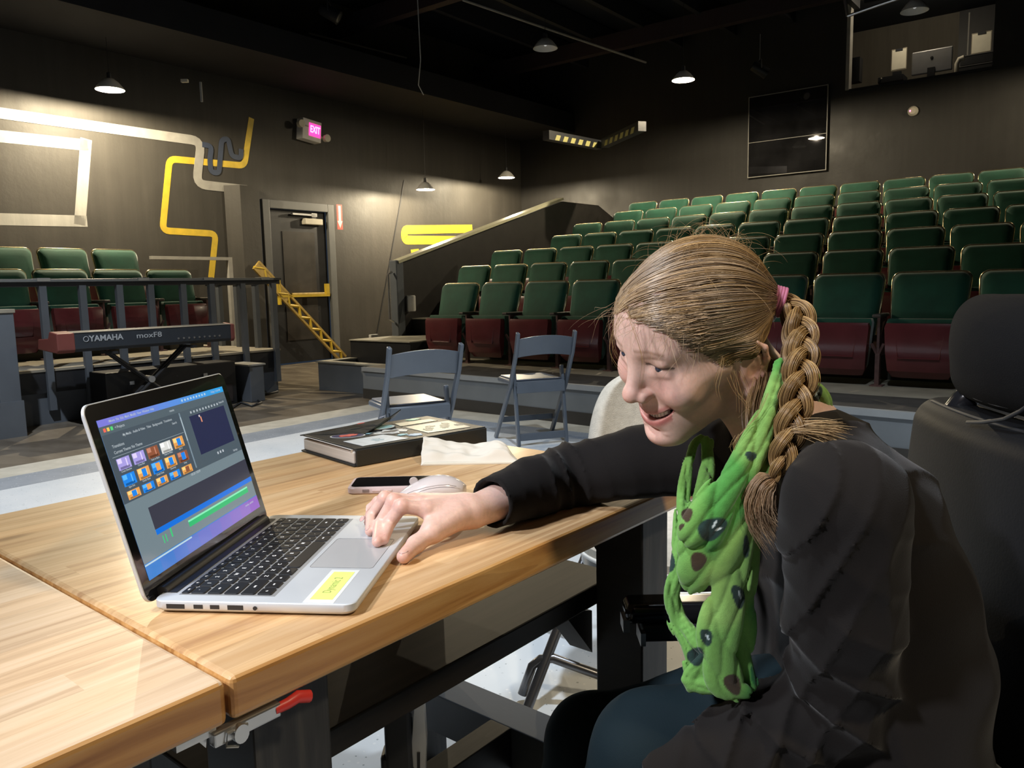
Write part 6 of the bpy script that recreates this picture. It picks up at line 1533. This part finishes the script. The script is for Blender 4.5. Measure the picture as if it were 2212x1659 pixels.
# ================================================================= WHEELCHAIR
wc = thing('wheelchair', 'black powered wheelchair with padded headrest behind the person', 'wheelchair', (.55, 1.0, 0))
M['vinyl'] = mat('black wheelchair vinyl', (.0065, .007, .0085), .55, var=.1, bump=.12, bscale=250, spec=.2)
M['meshcloth'] = mat('dark spacer fabric', (.008, .008, .0085), .9, bump=.5, bscale=900, spec=.12)
def wco(name, V, Q, m): return np_mesh(name, V-np.array([.55, 1.0, 0]), Q, m, wc)
def rbox(p, c, hs, r):
    q = np.abs(p-np.array(c, np.float32))-np.array(hs, np.float32)+r; return np.linalg.norm(np.maximum(q, 0), axis=-1)+np.minimum(q.max(-1), 0)-r
def hr_sdf(p):
    q = p.copy(); q[..., 0] = p[..., 0]-.9*(p[..., 1]-1.08)**2*1.3
    return smin(rbox(q, (.715, 1.095, .975), (.055, .170, .083), .05), s_ell(q, (.69, 1.085, .985), (.05, .145, .06)), .03)
V, Q = sdf_mesh(hr_sdf, (.60, .88, .86), (.86, 1.31, 1.09), .004); wco('headrest', V, Q, M['meshcloth'])
def piping(y): return (.9*(y-1.08)**2*1.3)
pp = []
for k in range(28):
    a = 2*PI*k/28; yy = 1.085+.135*np.sign(math.cos(a))*abs(math.cos(a))**.55; zz = .972+.066*np.sign(math.sin(a))*abs(math.sin(a))**.55; pp.append((.676+piping(yy)-.55, yy-1.0, zz))
obj('headrest_piping', MB().tube(pp, .0022, 6, closed=True), M['black'], wc, smooth='full')
hb = [PX(2120, 830, 1.22), PX(2078, 868, 1.24), PX(2052, 900, 1.25), PX(2046, 935, 1.25), PX(2050, 990, 1.25)]
obj('headrest_post', MB().tube([tuple(p-np.array([.55, 1.0, 0])) for p in hb], .0185, 14), M['blackgloss'], wc, smooth='full')
def br_sdf(p):
    q = p.copy(); q[..., 0] = p[..., 0]-(p[..., 2]-.6)*.10-.5*(p[..., 1]-1.06)**2
    return rbox(q, (.672, 1.10, .662), (.050, .255, .222), .040)
V, Q = sdf_mesh(br_sdf, (.55, .80, .40), (.86, 1.40, .93), .005); wco('backrest', V, Q, M['vinyl'])
pp = []
for k in range(30):
    yy = .870+.46*k/29; pp.append((.672+.05-.075+(.862-.6)*.10+.5*(yy-1.06)**2-.55+.0, yy-1.0, .8800-.9*max(0, abs(yy-1.10)-.21)))
obj('backrest_piping', MB().tube(pp, .003, 6), M['black'], wc, smooth='full')
obj('seat_cushion', MB().box(-.40, .12, -.22, .24, .36, .42), M['vinyl'], wc, bevel=.03)
def arm(name, c, hs, r, m): V, Q = sdf_mesh(lambda p: rbox(p, c, hs, r), np.array(c)-np.array(hs)-.01, np.array(c)+np.array(hs)+.01, .003); return wco(name, V, Q, m)
q0 = PX(1352, 1330, 1.19)
arm('armrest', (q0[0]+.17, 1.215, q0[2]-.0), (.17, .030, .0165), .014, M['blackgloss'])
arm('armrest_base', (q0[0]+.20, 1.215, q0[2]-.031), (.175, .026, .015), .006, M['black'])
obj('control_clip', MB().box(q0[0]-.55-.004, q0[0]-.55+.006, .19, .225, q0[2]-.028, q0[2]-.008).box(q0[0]-.55+.022, q0[0]-.55+.030, .18, .225, q0[2]-.047, q0[2]-.026), M['silver'], wc)
obj('armrest_post', MB().box(q0[0]-.55+.25, q0[0]-.55+.29, .21, .23, .36, q0[2]-.04), M['black'], wc)
obj('base_unit', MB().box(-.28, .25, -.18, .20, .12, .36), M['black'], wc, bevel=.03)
for y in (-.25, .27):
    obj('drive_wheel', MB().lathe([(.05, -.03), (.15, -.035), (.17, -.02), (.17, .02), (.15, .035), (.05, .03)], 28, Matrix.Translation((.02, y, .17)) @ Matrix.Rotation(PI/2, 4, 'X')), M['black'], wc, smooth=True)
    obj('caster', MB().lathe([(.02, -.02), (.07, -.02), (.07, .02), (.02, .02)], 20, Matrix.Translation((-.30, y*.8, .07)) @ Matrix.Rotation(PI/2, 4, 'X')), M['black'], wc, smooth=True)
obj('footplate', MB().box(-.62, -.40, -.16, .16, .025, .045).box(-.42, -.36, -.03, .03, .03, .36), M['black'], wc)
obj('cable', MB().tube([tuple(PX(x, y, Y)-np.array([.55, 1.0, 0])) for x, y, Y in ((2230, 870, .98), (2205, 888, 1.0), (2170, 905, 1.03), (2125, 912, 1.08), (2090, 912, 1.12))], .003, 6), M['black'], wc, smooth='full')
